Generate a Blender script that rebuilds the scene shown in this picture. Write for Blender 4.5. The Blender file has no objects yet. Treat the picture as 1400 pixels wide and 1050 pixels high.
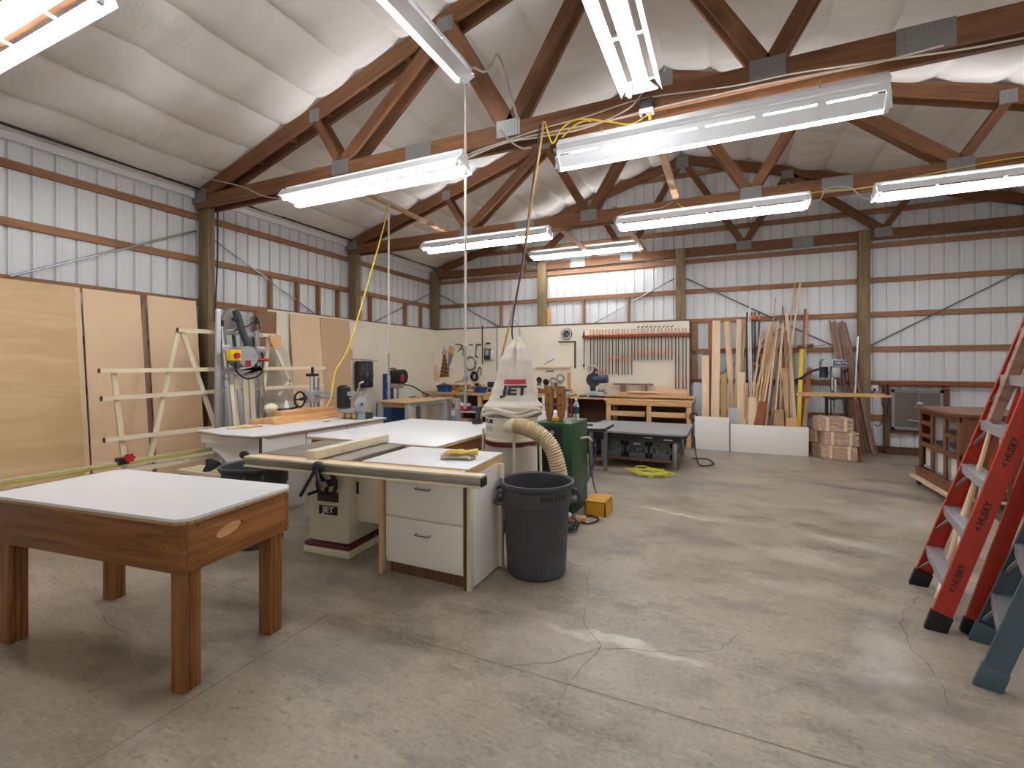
EXPOSURE = 0.72
import bpy, bmesh, math, random
from mathutils import Vector, Matrix, Euler, noise
R = random.Random(7)
SC = bpy.context.scene
COL = SC.collection
PI = math.pi
# ------------------------------------------------------------------ camera model
FPX = 646.16; YAW = math.radians(24.538); HZ = 501.0; EYE = 1.55
_s, _c = math.sin(YAW), math.cos(YAW)
def ray(u, v):
    a = (u-700)/FPX
    return (-_s+a*_c, _c+a*_s, (HZ-v)/FPX)
def atz(u, v, z=0.0):
    d = ray(u, v); t = (z-EYE)/d[2]; return Vector((d[0]*t, d[1]*t, z))
def aty(u, v, Y):
    d = ray(u, v); t = Y/d[1]; return Vector((d[0]*t, Y, EYE+d[2]*t))
def atx(u, v, X):
    d = ray(u, v); t = X/d[0]; return Vector((X, d[1]*t, EYE+d[2]*t))
cd = bpy.data.cameras.new('camera'); cam = bpy.data.objects.new('camera', cd); COL.objects.link(cam)
cam.location = (0, 0, EYE); cam.rotation_euler = (PI/2, 0, YAW)
cd.sensor_width = 36; cd.lens = 36*FPX/1400; cd.shift_y = -(525-HZ)/1400; cd.clip_start = .02
SC.camera = cam
# ------------------------------------------------------------------ materials
def lin(c):
    return tuple(((x/255)/12.92 if x/255 <= .04045 else ((x/255+.055)/1.055)**2.4) for x in c)+(1,)
def base(name, rough, metal=0, spec=.5):
    m = bpy.data.materials.new(name); m.use_nodes = True
    nt = m.node_tree; b = nt.nodes['Principled BSDF']
    b.inputs['Roughness'].default_value = rough; b.inputs['Metallic'].default_value = metal
    b.inputs['Specular IOR Level'].default_value = spec
    return m, nt, b
def N(nt, t, **k):
    n = nt.nodes.new(t)
    for a, v in k.items():
        if a in n.inputs: n.inputs[a].default_value = v
        else: setattr(n, a, v)
    return n
def mixc(nt, fac, a, b, blend='MIX'):
    n = nt.nodes.new('ShaderNodeMix'); n.data_type = 'RGBA'; n.blend_type = blend
    for i, x in ((0, fac), (6, a), (7, b)):
        if hasattr(x, 'is_linked') or hasattr(x, 'links'): nt.links.new(x, n.inputs[i])
        else: n.inputs[i].default_value = x
    return n.outputs[2]
def mat(name, c, rough=.6, metal=0, var=.10, scale=9, bump=0, spec=.5, dirt=None, dscale=3):
    m, nt, b = base(name, rough, metal, spec)
    tc = N(nt, 'ShaderNodeTexCoord'); ns = N(nt, 'ShaderNodeTexNoise', Scale=scale, Detail=5.0, Roughness=.6)
    nt.links.new(tc.outputs['Object'], ns.inputs['Vector'])
    lo = tuple(x*(1-var*1.6) for x in lin(c)[:3])+(1,); hi = tuple(min(1, x*(1+var)) for x in lin(c)[:3])+(1,)
    out = mixc(nt, ns.outputs['Fac'], lo, hi)
    if dirt:
        n2 = N(nt, 'ShaderNodeTexNoise', Scale=dscale, Detail=8.0, Roughness=.7)
        nt.links.new(tc.outputs['Object'], n2.inputs['Vector'])
        rp = N(nt, 'ShaderNodeMapRange'); rp.inputs[1].default_value = .52; rp.inputs[2].default_value = .72
        nt.links.new(n2.outputs['Fac'], rp.inputs[0])
        out = mixc(nt, rp.outputs[0], out, lin(dirt))
    nt.links.new(out, b.inputs['Base Color'])
    if bump:
        bp = N(nt, 'ShaderNodeBump', Strength=bump, Distance=.02)
        nt.links.new(ns.outputs['Fac'], bp.inputs['Height']); nt.links.new(bp.outputs[0], b.inputs['Normal'])
    return m
def wood(name, c1, c2, axis=0, scale=6, rough=.55, rnd=.25, stretch=14, knots=True):
    m, nt, b = base(name, rough, 0, .35)
    tc = N(nt, 'ShaderNodeTexCoord'); oi = N(nt, 'ShaderNodeObjectInfo')
    mp = N(nt, 'ShaderNodeMapping')
    sc = [stretch]*3; sc[axis] = 1.0
    mp.inputs['Scale'].default_value = sc
    ad = N(nt, 'ShaderNodeVectorMath', operation='ADD')
    nt.links.new(tc.outputs['Object'], ad.inputs[0]); 
    ml = N(nt, 'ShaderNodeMath', operation='MULTIPLY'); ml.inputs[1].default_value = 37.0
    nt.links.new(oi.outputs['Random'], ml.inputs[0]); nt.links.new(ml.outputs[0], ad.inputs[1])
    nt.links.new(ad.outputs[0], mp.inputs['Vector'])
    ns = N(nt, 'ShaderNodeTexNoise', Scale=scale/3, Detail=6.0, Roughness=.65, Distortion=.8)
    nt.links.new(mp.outputs[0], ns.inputs['Vector'])
    rp = N(nt, 'ShaderNodeMapRange'); rp.inputs[1].default_value = .34; rp.inputs[2].default_value = .68
    nt.links.new(ns.outputs['Fac'], rp.inputs[0])
    col = mixc(nt, rp.outputs[0], lin(c1), lin(c2))
    hs = N(nt, 'ShaderNodeHueSaturation')
    mr = N(nt, 'ShaderNodeMapRange'); mr.inputs[3].default_value = 1-rnd; mr.inputs[4].default_value = 1+rnd*.6
    nt.links.new(oi.outputs['Random'], mr.inputs[0]); nt.links.new(mr.outputs[0], hs.inputs['Value'])
    nt.links.new(col, hs.inputs['Color']); nt.links.new(hs.outputs[0], b.inputs['Base Color'])
    bp = N(nt, 'ShaderNodeBump', Strength=.15, Distance=.01)
    nt.links.new(ns.outputs['Fac'], bp.inputs['Height']); nt.links.new(bp.outputs[0], b.inputs['Normal'])
    return m
def glow(name, c, strength):
    m = bpy.data.materials.new(name); m.use_nodes = True; nt = m.node_tree
    b = nt.nodes['Principled BSDF']; b.inputs['Base Color'].default_value = (.9, .9, .9, 1)
    b.inputs['Emission Color'].default_value = lin(c); b.inputs['Emission Strength'].default_value = strength
    return m
M = {}
M['truss'] = wood('fir_truss_timber', (102, 66, 42), (138, 94, 60), 0, 5, .6, .16)
M['girt'] = wood('fir_girt_timber', (136, 96, 66), (170, 124, 88), 0, 5, .6, .12)
M['girt_z'] = wood('fir_stud_timber', (130, 92, 68), (164, 120, 90), 2, 5, .6, .2)
M['post'] = wood('treated_post_timber', (112, 94, 66), (150, 130, 96), 2, 5, .7, .1)
M['brace'] = wood('pale_brace_timber', (170, 130, 96), (204, 168, 130), 0, 5, .6, .1)
M['oak'] = wood('oiled_oak_x', (108, 66, 32), (158, 106, 58), 0, 5, .45, .06)
M['oak_y'] = wood('oiled_oak_y', (118, 72, 34), (170, 114, 62), 1, 5, .45, .06)
M['oak_z'] = wood('oiled_oak_z', (112, 70, 34), (168, 114, 62), 2, 5, .45, .06)
M['pine'] = wood('pine_x', (196, 152, 100), (224, 186, 136), 0, 5, .6, .12)
M['pine_y'] = wood('pine_y', (196, 152, 100), (224, 186, 136), 1, 5, .6, .12)
M['pine_z'] = wood('pine_z', (196, 152, 100), (226, 188, 140), 2, 5, .6, .12)
M['pale'] = wood('pale_pine_x', (224, 208, 172), (242, 230, 202), 0, 4, .55, .04)
M['honey'] = wood('honey_pine_y', (208, 154, 98), (230, 186, 132), 1, 5, .5, .08)
M['strip'] = wood('thin_strip_wood', (180, 138, 98), (232, 198, 156), 2, 6, .6, .25)
M['maple'] = wood('pale_board_wood', (220, 188, 150), (242, 214, 180), 2, 5, .6, .1)
M['redwood'] = wood('red_brown_board', (130, 72, 40), (166, 98, 58), 2, 5, .55, .15)
M['greywood'] = wood('weathered_strip', (120, 88, 74), (172, 138, 118), 2, 6, .7, .25)
M['shake'] = wood('shingle_wood', (176, 144, 122), (224, 196, 172), 0, 8, .75, .12)
M['brown'] = wood('stained_cabinet', (96, 58, 36), (136, 86, 56), 2, 5, .45, .06)
M['browntop'] = wood('stained_cabinet_top', (96, 58, 42), (132, 86, 64), 1, 5, .35, .05)
M['osb'] = mat('speckled_chipboard', (196, 160, 112), .85, var=.45, scale=45, bump=.8)
M['salmon'] = mat('clamp_handle_pale', (240, 176, 150), .5, var=.08)
M['bark'] = mat('rough_bark', (164, 126, 96), .9, var=.5, scale=30, bump=1.0)
M['mdf'] = mat('fibreboard_tan', (224, 188, 146), .6, var=.05, scale=2)
M['mdf2'] = mat('fibreboard_rosy', (236, 202, 164), .6, var=.05, scale=2)
M['mdf3'] = mat('fibreboard_dark', (208, 172, 134), .6, var=.05, scale=2)
M['ply'] = wood('plywood_face', (206, 170, 124), (226, 194, 148), 1, 2.5, .55, .04, 6)
M['plyedge'] = wood('plywood_edge', (160, 118, 78), (206, 168, 124), 0, 9, .7, .05, 30)
M['cream'] = mat('cream_wall_board', (242, 232, 212), .7, var=.03, scale=2, dirt=(230, 217, 194), dscale=1.5)
M['clad'] = mat('white_steel_cladding', (226, 228, 228), .42, var=.03, scale=2, spec=.4)
M['insul'] = mat('insulation_fabric', (228, 221, 214), .75, var=.06, scale=1.2)
M['white'] = mat('white_laminate', (232, 231, 230), .35, var=.03, scale=3)
M['whitewood'] = mat('white_melamine', (240, 236, 228), .45, var=.03, scale=4)
M['enamel'] = mat('white_fixture_enamel', (235, 236, 238), .4, var=.02)
M['tube'] = glow('lit_fluorescent_tube', (250, 252, 255), 26.0)
M['steel'] = mat('grey_steel', (150, 152, 155), .35, .9, var=.08)
M['galv'] = mat('galvanised_plate', (150, 150, 148), .5, .6, var=.25, scale=60)
M['chrome'] = mat('chromed_tube', (215, 217, 220), .12, 1, var=.02)
M['alu'] = mat('aluminium', (186, 188, 192), .38, .7, var=.10, scale=20)
M['iron'] = mat('cast_iron_top', (150, 142, 132), .4, .4, var=.25, scale=5)
M['black'] = mat('black_plastic', (24, 25, 27), .45, var=.1)
M['dark'] = mat('dark_charcoal', (48, 49, 52), .55, var=.15)
M['rubber'] = mat('black_rubber', (20, 20, 21), .7, var=.2)
M['canout'] = mat('grey_bin_plastic', (66, 68, 73), .55, var=.12, scale=6, dirt=(84, 86, 90))
M['beige'] = mat('beige_machine_enamel', (222, 214, 188), .4, var=.03)
M['railcream'] = mat('cream_rail_paint', (226, 214, 184), .45, var=.08, scale=18, dirt=(200, 184, 150), dscale=9)
M['maroon'] = mat('maroon_band', (98, 32, 32), .45)
M['red'] = mat('red_paint', (186, 34, 30), .45)
M['cloth'] = mat('canvas_filter_cloth', (206, 196, 182), .9, var=.06, scale=14, bump=.15)
M['green'] = mat('dark_green_enamel', (26, 72, 40), .38, var=.12)
M['yellow'] = mat('yellow_plastic', (236, 200, 30), .5)
M['ochre'] = mat('ochre_pedal_paint', (212, 152, 28), .5)
M['ycord'] = mat('yellow_cord', (222, 190, 60), .55)
M['lime'] = mat('lime_yellow_cord', (206, 200, 52), .55)
M['tancord'] = mat('tan_rope', (198, 152, 84), .8)
M['white_cord'] = mat('white_cable', (206, 196, 184), .6)
M['grey_cord'] = mat('grey_conduit', (160, 154, 146), .6)
M['blue'] = mat('blue_enamel', (20, 82, 150), .4)
M['navy'] = mat('navy_tool', (36, 52, 84), .5)
M['bluelad'] = mat('blue_grey_fibreglass', (70, 90, 100), .5, var=.08)
M['orange'] = mat('orange_fibreglass', (188, 52, 24), .42, var=.08)
M['clamporange'] = mat('clamp_handle_orange', (222, 104, 70), .5, var=.15)
M['hose'] = mat('tan_flexible_hose', (206, 184, 146), .5, var=.08)
M['tabletop_grey'] = mat('grey_table_top', (150, 152, 155), .4, var=.06)
M['crate'] = mat('dark_crate_plastic', (84, 88, 94), .5)
M['glove'] = mat('yellow_leather', (214, 186, 92), .8, var=.25, scale=40)
M['greyplastic'] = mat('pale_grey_plastic', (176, 182, 186), .45)
M['screen'] = mat('dusty_screen', (108, 100, 92), .7, var=.15)
M['screenframe'] = mat('grey_screen_frame', (150, 144, 136), .6)
M['oldwood'] = wood('old_brown_frame', (84, 58, 42), (124, 88, 64), 2, 5, .7, .08)
M['letter_red'] = mat('printed_red', (176, 40, 54), .7)
M['letter_black'] = mat('printed_black', (42, 40, 42), .7)
M['letter_white'] = mat('printed_white', (228, 226, 220), .6)
M['paper'] = mat('white_paper', (236, 234, 230), .7)
M['lampgrey'] = mat('machine_grey', (172, 174, 176), .4, .3)
# ------------------------------------------------------------------ mesh builder
OFF = {}
def off(p): return OFF.get(p.name, Vector()) if p is not None else Vector()
class G:
    def __init__(s): s.bm = bmesh.new()
    def box(s, c, d, rot=None, bev=0):
        r = bmesh.ops.create_cube(s.bm, size=1)
        mx = Matrix.Translation(Vector(c)) @ (rot.to_4x4() if rot is not None else Matrix()) @ Matrix.Diagonal((d[0], d[1], d[2], 1))
        bmesh.ops.transform(s.bm, matrix=mx, verts=r['verts'])
        if bev:
            es = list({e for v in r['verts'] for e in v.link_edges})
            bmesh.ops.bevel(s.bm, geom=es, offset=bev, segments=2, affect='EDGES', profile=.5)
        return s
    def bb(s, x0, x1, y0, y1, z0, z1, bev=0):
        return s.box(((x0+x1)/2, (y0+y1)/2, (z0+z1)/2), (abs(x1-x0), abs(y1-y0), abs(z1-z0)), None, bev)
    def bar(s, p0, p1, w, h, up=(0, 0, 1), bev=0):
        p0, p1 = Vector(p0), Vector(p1); x = (p1-p0); L = x.length; x.normalize()
        u = Vector(up); y = u.cross(x)
        if y.length < 1e-4: y = Vector((0, 1, 0)).cross(x)
        y.normalize(); z = x.cross(y)
        return s.box((p0+p1)/2, (L, w, h), Matrix((x, y, z)).transposed(), bev)
    def cyl(s, p0, p1, r0, r1=None, n=16):
        p0, p1 = Vector(p0), Vector(p1); r1 = r0 if r1 is None else r1
        d = p1-p0; q = Vector((0, 0, 1)).rotation_difference(d)
        r = bmesh.ops.create_cone(s.bm, cap_ends=True, segments=n, radius1=r0, radius2=r1, depth=d.length)
        bmesh.ops.transform(s.bm, matrix=Matrix.Translation((p0+p1)/2) @ q.to_matrix().to_4x4(), verts=r['verts'])
        return s
    def ball(s, c, r, n=12, sc=(1, 1, 1)):
        q = bmesh.ops.create_uvsphere(s.bm, u_segments=n, v_segments=max(6, n//2), radius=r)
        bmesh.ops.transform(s.bm, matrix=Matrix.Translation(Vector(c)) @ Matrix.Diagonal((*sc, 1)), verts=q['verts'])
        return s
    def sweep(s, pts, rad, n=8, closed=False):
        pts = [Vector(p) for p in pts]; rings = []; m = len(pts); nrm = None
        for i, p in enumerate(pts):
            if closed: d = pts[(i+1) % m]-pts[i-1]
            else: d = pts[min(i+1, m-1)]-pts[max(i-1, 0)]
            d.normalize()
            if nrm is None:
                nrm = d.orthogonal().normalized()
            else:
                nrm = (nrm-d*nrm.dot(d)); nrm = nrm.normalized() if nrm.length > 1e-5 else d.orthogonal().normalized()
            b = d.cross(nrm); r = rad(i/(m-1)) if callable(rad) else rad
            rings.append([s.bm.verts.new(p+(nrm*math.cos(2*PI*k/n)+b*math.sin(2*PI*k/n))*r) for k in range(n)])
        for i in range(m if closed else m-1):
            a, c = rings[i], rings[(i+1) % m]
            for k in range(n):
                s.bm.faces.new((a[k], a[(k+1) % n], c[(k+1) % n], c[k]))
        if not closed:
            s.bm.faces.new(rings[0][::-1]); s.bm.faces.new(rings[-1])
        return s
    def lathe(s, prof, c=(0, 0, 0), n=32, ripple=None):
        rings = []
        for r, z in prof:
            rings.append([s.bm.verts.new((c[0]+math.cos(2*PI*k/n)*(r+(ripple(2*PI*k/n, z) if ripple else 0)), c[1]+math.sin(2*PI*k/n)*(r+(ripple(2*PI*k/n, z) if ripple else 0)), c[2]+z)) for k in range(n)])
        for a, b in zip(rings, rings[1:]):
            for k in range(n): s.bm.faces.new((a[k], a[(k+1) % n], b[(k+1) % n], b[k]))
        return s
    def lid(s, ring_z, r, c=(0, 0, 0), n=32):
        s.bm.faces.new([s.bm.verts.new((c[0]+math.cos(2*PI*k/n)*r, c[1]+math.sin(2*PI*k/n)*r, c[2]+ring_z)) for k in range(n)])
        return s
    def prism(s, poly, axis, a0, a1):
        def P(p, a):
            return {'x': (a, p[0], p[1]), 'y': (p[0], a, p[1]), 'z': (p[0], p[1], a)}[axis]
        A = [s.bm.verts.new(P(p, a0)) for p in poly]; B = [s.bm.verts.new(P(p, a1)) for p in poly]
        n = len(poly)
        s.bm.faces.new(A); s.bm.faces.new(B[::-1])
        for i in range(n): s.bm.faces.new((A[i], B[i], B[(i+1) % n], A[(i+1) % n]))
        return s
    def put(s, name, m, parent=None, smooth=True, loc=None, rot=None):
        bmesh.ops.recalc_face_normals(s.bm, faces=s.bm.faces[:])
        d = off(parent)
        if d.length and loc is None: bmesh.ops.translate(s.bm, vec=-d, verts=s.bm.verts[:])
        me = bpy.data.meshes.new(name); s.bm.to_mesh(me); s.bm.free()
        me.materials.append(M[m] if isinstance(m, str) else m)
        if smooth:
            for p in me.polygons: p.use_smooth = True
            me.set_sharp_from_angle(angle=math.radians(34))
        o = bpy.data.objects.new(name, me); COL.objects.link(o)
        if parent is not None:
            o.parent = parent
            if d.length: OFF[o.name] = d
        if loc is not None: o.location = Vector(loc)-d
        if rot is not None: o.rotation_euler = rot
        return o
def tag(o, label, cat, group=None):
    o['label'] = label; o['category'] = cat
    if group: o['group'] = group
    return o
def thing(name, label, cat, loc=(0, 0, 0), rz=0, group=None):
    o = bpy.data.objects.new(name, None); COL.objects.link(o)
    o.empty_display_size = .1; o.location = loc; o.rotation_euler = (0, 0, rz)
    return tag(o, label, cat, group)
def wthing(name, label, cat, loc, group=None):
    """a thing whose parts are given in room coordinates"""
    t = thing(name, label, cat, loc, 0, group); OFF[t.name] = Vector(loc); return t
def struct(o): o['kind'] = 'structure'; return o
def beam(name, p0, p1, w, h, m, parent=None, up=(0, 0, 1), bev=0):
    """a timber or bar whose own x axis runs along its length, origin at its middle"""
    p0, p1 = Vector(p0), Vector(p1); x = p1-p0; L = x.length; x.normalize()
    y = Vector(up).cross(x)
    if y.length < 1e-4: y = Vector((0, 1, 0)).cross(x)
    y.normalize(); z = x.cross(y)
    o = G().box((0, 0, 0), (L, w, h), None, bev).put(name, m, parent, smooth=bev > 0, loc=(0, 0, 0))
    o.matrix_local = Matrix.Translation((p0+p1)/2-off(parent)) @ Matrix((x, y, z)).transposed().to_4x4()
    return o
def stick(name, p0, p1, w, d, m, parent=None, face=(0, 1, 0), bev=0):
    """a board whose own z axis runs up its length, origin at its foot, d thick along face"""
    p0, p1 = Vector(p0), Vector(p1); z = p1-p0; L = z.length; z.normalize()
    x = Vector(face).cross(z).normalized(); y = z.cross(x)
    o = G().box((0, 0, L/2), (w, d, L), None, bev).put(name, m, parent, smooth=bev > 0, loc=(0, 0, 0))
    o.matrix_local = Matrix.Translation(p0-off(parent)) @ Matrix((x, y, z)).transposed().to_4x4()
    return o
def dup(root, loc=None, rz=None, label=None, group=None, parent=None):
    def rec(o, par):
        c = o.copy(); COL.objects.link(c)
        if par is not None: c.parent = par
        for ch in o.children: rec(ch, c)
        return c
    r = rec(root, parent)
    if loc is not None: r.location = loc
    if rz is not None: r.rotation_euler = (r.rotation_euler[0], r.rotation_euler[1], rz)
    if label: r['label'] = label
    if group: r['group'] = group
    return r
def spline(pts, n=8):
    """points of a smooth curve through pts"""
    P = [Vector(p) for p in pts]; P = [2*P[0]-P[1]]+P+[2*P[-1]-P[-2]]; out = []
    for i in range(1, len(P)-2):
        for k in range(n):
            t = k/n; a, b, c, d = P[i-1:i+3]
            out.append(.5*((2*b)+(c-a)*t+(2*a-5*b+4*c-d)*t*t+(3*b-a-3*c+d)*t**3))
    out.append(P[-2]); return out
def cord(name, pts, r, m, label=None, cat='cable', parent=None, n=8, group=None, seg=8):
    o = G().sweep(spline(pts, seg), r, n).put(name, m, parent)
    if label: tag(o, label, cat, group)
    return o
def lettering(name, s, size, m, parent, mx, extrude=.0015, bold=0.0, wrap=None, shear=0, sx=1.0):
    cu = bpy.data.curves.new(name, 'FONT'); cu.body = s; cu.size = size; cu.extrude = extrude; cu.offset = bold
    cu.align_x = 'CENTER'; cu.align_y = 'CENTER'; cu.shear = shear
    t = bpy.data.objects.new(name, cu); COL.objects.link(t)
    me = bpy.data.meshes.new_from_object(t.evaluated_get(bpy.context.evaluated_depsgraph_get()))
    bpy.data.objects.remove(t); me.materials.append(M[m])
    if sx != 1: me.transform(Matrix.Diagonal((sx, 1, 1, 1)))
    if wrap:
        bm = bmesh.new(); bm.from_mesh(me)
        bmesh.ops.subdivide_edges(bm, edges=[e for e in bm.edges if e.calc_length() > .02], cuts=3)
        bmesh.ops.triangulate(bm, faces=bm.faces[:])
        bm.to_mesh(me); bm.free()
        for v in me.vertices: v.co = wrap(v.co)
    o = bpy.data.objects.new(name, me); COL.objects.link(o); o.parent = parent
    if mx is not None: o.matrix_local = Matrix.Translation(-off(parent)) @ mx
    return o
def axes(x, y, loc):
    x = Vector(x).normalized(); y = Vector(y).normalized(); z = x.cross(y)
    return Matrix.Translation(Vector(loc)) @ Matrix((x, y, z)).transposed().to_4x4()
def ordinal(i):
    return ['first', 'second', 'third', 'fourth', 'fifth', 'sixth', 'seventh', 'eighth', 'ninth', 'tenth', 'eleventh', 'twelfth', 'thirteenth',
            'fourteenth', 'fifteenth', 'sixteenth', 'seventeenth', 'eighteenth', 'nineteenth', 'twentieth'][i]
# ================================================================== the building
XL, XR, YB, YF, APX = -7.05, 5.33, 10.50, -4.70, -.86
def roofz(x): return 5.97-.305*abs(x-APX)
def concrete():
    m, nt, b = base('worn_concrete', .42, 0, .5)
    tc = N(nt, 'ShaderNodeTexCoord')
    def noise_(sc, det, lo, hi, stretch=None, rot=0):
        v = tc.outputs['Object']
        if stretch:
            mp = N(nt, 'ShaderNodeMapping'); mp.inputs['Scale'].default_value = stretch; mp.inputs['Rotation'].default_value = (0, 0, rot)
            nt.links.new(v, mp.inputs['Vector']); v = mp.outputs[0]
        n = N(nt, 'ShaderNodeTexNoise', Scale=sc, Detail=det, Roughness=.68); nt.links.new(v, n.inputs['Vector'])
        r = N(nt, 'ShaderNodeMapRange'); r.inputs[1].default_value = lo; r.inputs[2].default_value = hi
        nt.links.new(n.outputs['Fac'], r.inputs[0]); return r.outputs[0]
    big = noise_(.55, 6, .36, .64); mid = noise_(2.0, 9, .40, .70, (1, 1.5, 1), .35); fine = noise_(42, 6, .35, .72)
    col = mixc(nt, big, lin((118, 104, 88)), lin((156, 143, 124)))
    col = mixc(nt, mid, col, lin((166, 153, 135)))
    dk = noise_(1.5, 10, .50, .70, (1, 1.9, 1), -.3)
    col = mixc(nt, dk, col, lin((92, 80, 67)))
    sc_ = noise_(7, 10, .55, .78, (1, 7, 1), .9)
    col = mixc(nt, sc_, col, lin((186, 174, 156)))
    sp = noise_(16, 8, .56, .70, (1, 2.2, 1), .5)
    col = mixc(nt, sp, col, lin((102, 90, 76)))
    f2 = N(nt, 'ShaderNodeMath', operation='MULTIPLY'); f2.inputs[1].default_value = .30; nt.links.new(fine, f2.inputs[0])
    col = mixc(nt, f2.outputs[0], col, lin((206, 199, 188)))
    # paler, darker and orange patches, each with its own outline
    for (x, y, rx, ry, rot, c, s) in (
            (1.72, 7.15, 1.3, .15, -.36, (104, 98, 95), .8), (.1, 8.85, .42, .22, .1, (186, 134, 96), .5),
            (-.45, 6.6, .9, .6, .2, (126, 119, 112), .6), (.55, 4.45, .6, .16, -.38, (198, 191, 180), .45), (1.0, 5.0, .4, .12, -.3, (206, 201, 193), .5),
            (.35, 3.85, .5, .10, -.25, (196, 188, 176), .35), (.75, 3.1, .16, .5, -.15, (202, 197, 188), .5), (.72, 2.75, .42, .16, .1, (112, 102, 93), .75),
            (.1, 5.2, .5, .10, -.2, (196, 188, 176), .35), (-.5, 5.25, .5, .035, -.18, (212, 207, 198), .75),
            (-.35, 4.6, .5, .18, -.2, (124, 113, 103), .6), (-.55, 2.66, .55, .045, -.05, (216, 210, 200), .7), (-.9, 2.4, .5, .4, 0, (198, 190, 178), .4),
            (-1.9, 1.9, .6, .25, .3, (120, 110, 100), .45), (1.6, 6.0, .8, .4, -.3, (190, 182, 170), .4)):
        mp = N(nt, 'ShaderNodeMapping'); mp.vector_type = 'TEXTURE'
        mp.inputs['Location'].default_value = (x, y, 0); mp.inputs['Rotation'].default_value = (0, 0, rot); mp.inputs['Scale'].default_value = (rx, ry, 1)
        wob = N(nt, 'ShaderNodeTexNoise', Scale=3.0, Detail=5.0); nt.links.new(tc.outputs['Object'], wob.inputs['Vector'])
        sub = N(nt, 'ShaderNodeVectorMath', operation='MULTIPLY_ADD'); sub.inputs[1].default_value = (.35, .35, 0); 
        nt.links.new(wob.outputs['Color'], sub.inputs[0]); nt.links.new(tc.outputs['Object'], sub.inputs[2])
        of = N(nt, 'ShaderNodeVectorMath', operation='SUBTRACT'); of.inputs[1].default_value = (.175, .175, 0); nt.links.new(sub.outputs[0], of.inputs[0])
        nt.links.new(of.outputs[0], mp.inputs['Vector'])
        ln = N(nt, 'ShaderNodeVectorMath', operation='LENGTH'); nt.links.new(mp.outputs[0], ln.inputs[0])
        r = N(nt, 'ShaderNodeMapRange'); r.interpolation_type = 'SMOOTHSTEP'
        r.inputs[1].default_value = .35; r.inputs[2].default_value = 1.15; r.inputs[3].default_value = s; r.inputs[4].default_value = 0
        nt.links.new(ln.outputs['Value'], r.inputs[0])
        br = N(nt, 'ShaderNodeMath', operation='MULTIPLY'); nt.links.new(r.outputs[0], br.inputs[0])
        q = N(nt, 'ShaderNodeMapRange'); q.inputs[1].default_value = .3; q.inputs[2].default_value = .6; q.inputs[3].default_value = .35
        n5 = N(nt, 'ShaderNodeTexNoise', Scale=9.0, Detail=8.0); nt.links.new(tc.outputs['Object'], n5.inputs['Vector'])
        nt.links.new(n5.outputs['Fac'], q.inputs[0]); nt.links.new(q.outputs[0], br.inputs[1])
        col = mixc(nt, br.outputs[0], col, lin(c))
    nt.links.new(col, b.inputs['Base Color'])
    rr = N(nt, 'ShaderNodeMapRange'); rr.inputs[3].default_value = .30; rr.inputs[4].default_value = .58
    nt.links.new(mid, rr.inputs[0]); nt.links.new(rr.outputs[0], b.inputs['Roughness'])
    bp = N(nt, 'ShaderNodeBump', Strength=.12, Distance=.01); nt.links.new(fine, bp.inputs['Height']); nt.links.new(bp.outputs[0], b.inputs['Normal'])
    return m
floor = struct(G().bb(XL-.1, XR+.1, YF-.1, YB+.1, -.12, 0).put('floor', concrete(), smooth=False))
M['crackline'] = mat('dark_crack', (116, 106, 96), .9, var=.3, scale=20)  # plain dark tone of the crack ribbons
M['jointline'] = mat('saw_cut_joint', (140, 130, 118), .8, var=.3, scale=8)
def crack(pix, w=.004, m='crackline', name='crack', world=None):
    P = world or [atz(u, v, 0) for u, v in pix]; P = [Vector((p[0], p[1], 0)) for p in P]
    Q = []
    for a, b in zip(P, P[1:]):
        n = max(2, int((b-a).length/.05))
        for k in range(n):
            p = a.lerp(b, k/n); d = (b-a).normalized()
            j = 0 if world else R.uniform(-.012, .012)
            Q.append(p+Vector((-d.y, d.x, 0))*j)
    Q.append(P[-1]); g = G(); pr = None
    for i, p in enumerate(Q):
        d = (Q[min(i+1, len(Q)-1)]-Q[max(0, i-1)]).normalized(); s = Vector((-d.y, d.x, 0))
        ww = w*(1 if world else R.uniform(.35, 1.2))
        c = (g.bm.verts.new((p.x+s.x*ww/2, p.y+s.y*ww/2, .0012)), g.bm.verts.new((p.x-s.x*ww/2, p.y-s.y*ww/2, .0012)))
        if pr: g.bm.faces.new((pr[0], c[0], c[1], pr[1]))
        pr = c
    o = g.put(name, m, floor, smooth=False); return o
for pix in ([(805, 803), (799, 850), (822, 885), (905, 892), (985, 888), (1008, 868)], [(822, 885), (778, 930), (758, 980)],
            [(1008, 680), (1044, 703), (1083, 725), (1118, 743), (1155, 758), (1186, 770), (1226, 786)],
            [(1256, 817), (1237, 835), (1228, 852), (1242, 876), (1246, 888), (1270, 905), (1288, 942), (1297, 964)],
            [(832, 743), (858, 752), (882, 763)], [(832, 704), (850, 705), (862, 698)], [(800, 800), (806, 780), (838, 762)],
            [(822, 885), (760, 905), (690, 912)], [(140, 840), (147, 855), (180, 872)]):
    crack(pix, .0042)
crack(None, .006, 'jointline', 'joint', [(-7, 2.21), (5, 2.21)])
crack(None, .010, 'jointline', 'joint', [(-2.27, 2.21), (-2.27, -2)])

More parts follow.
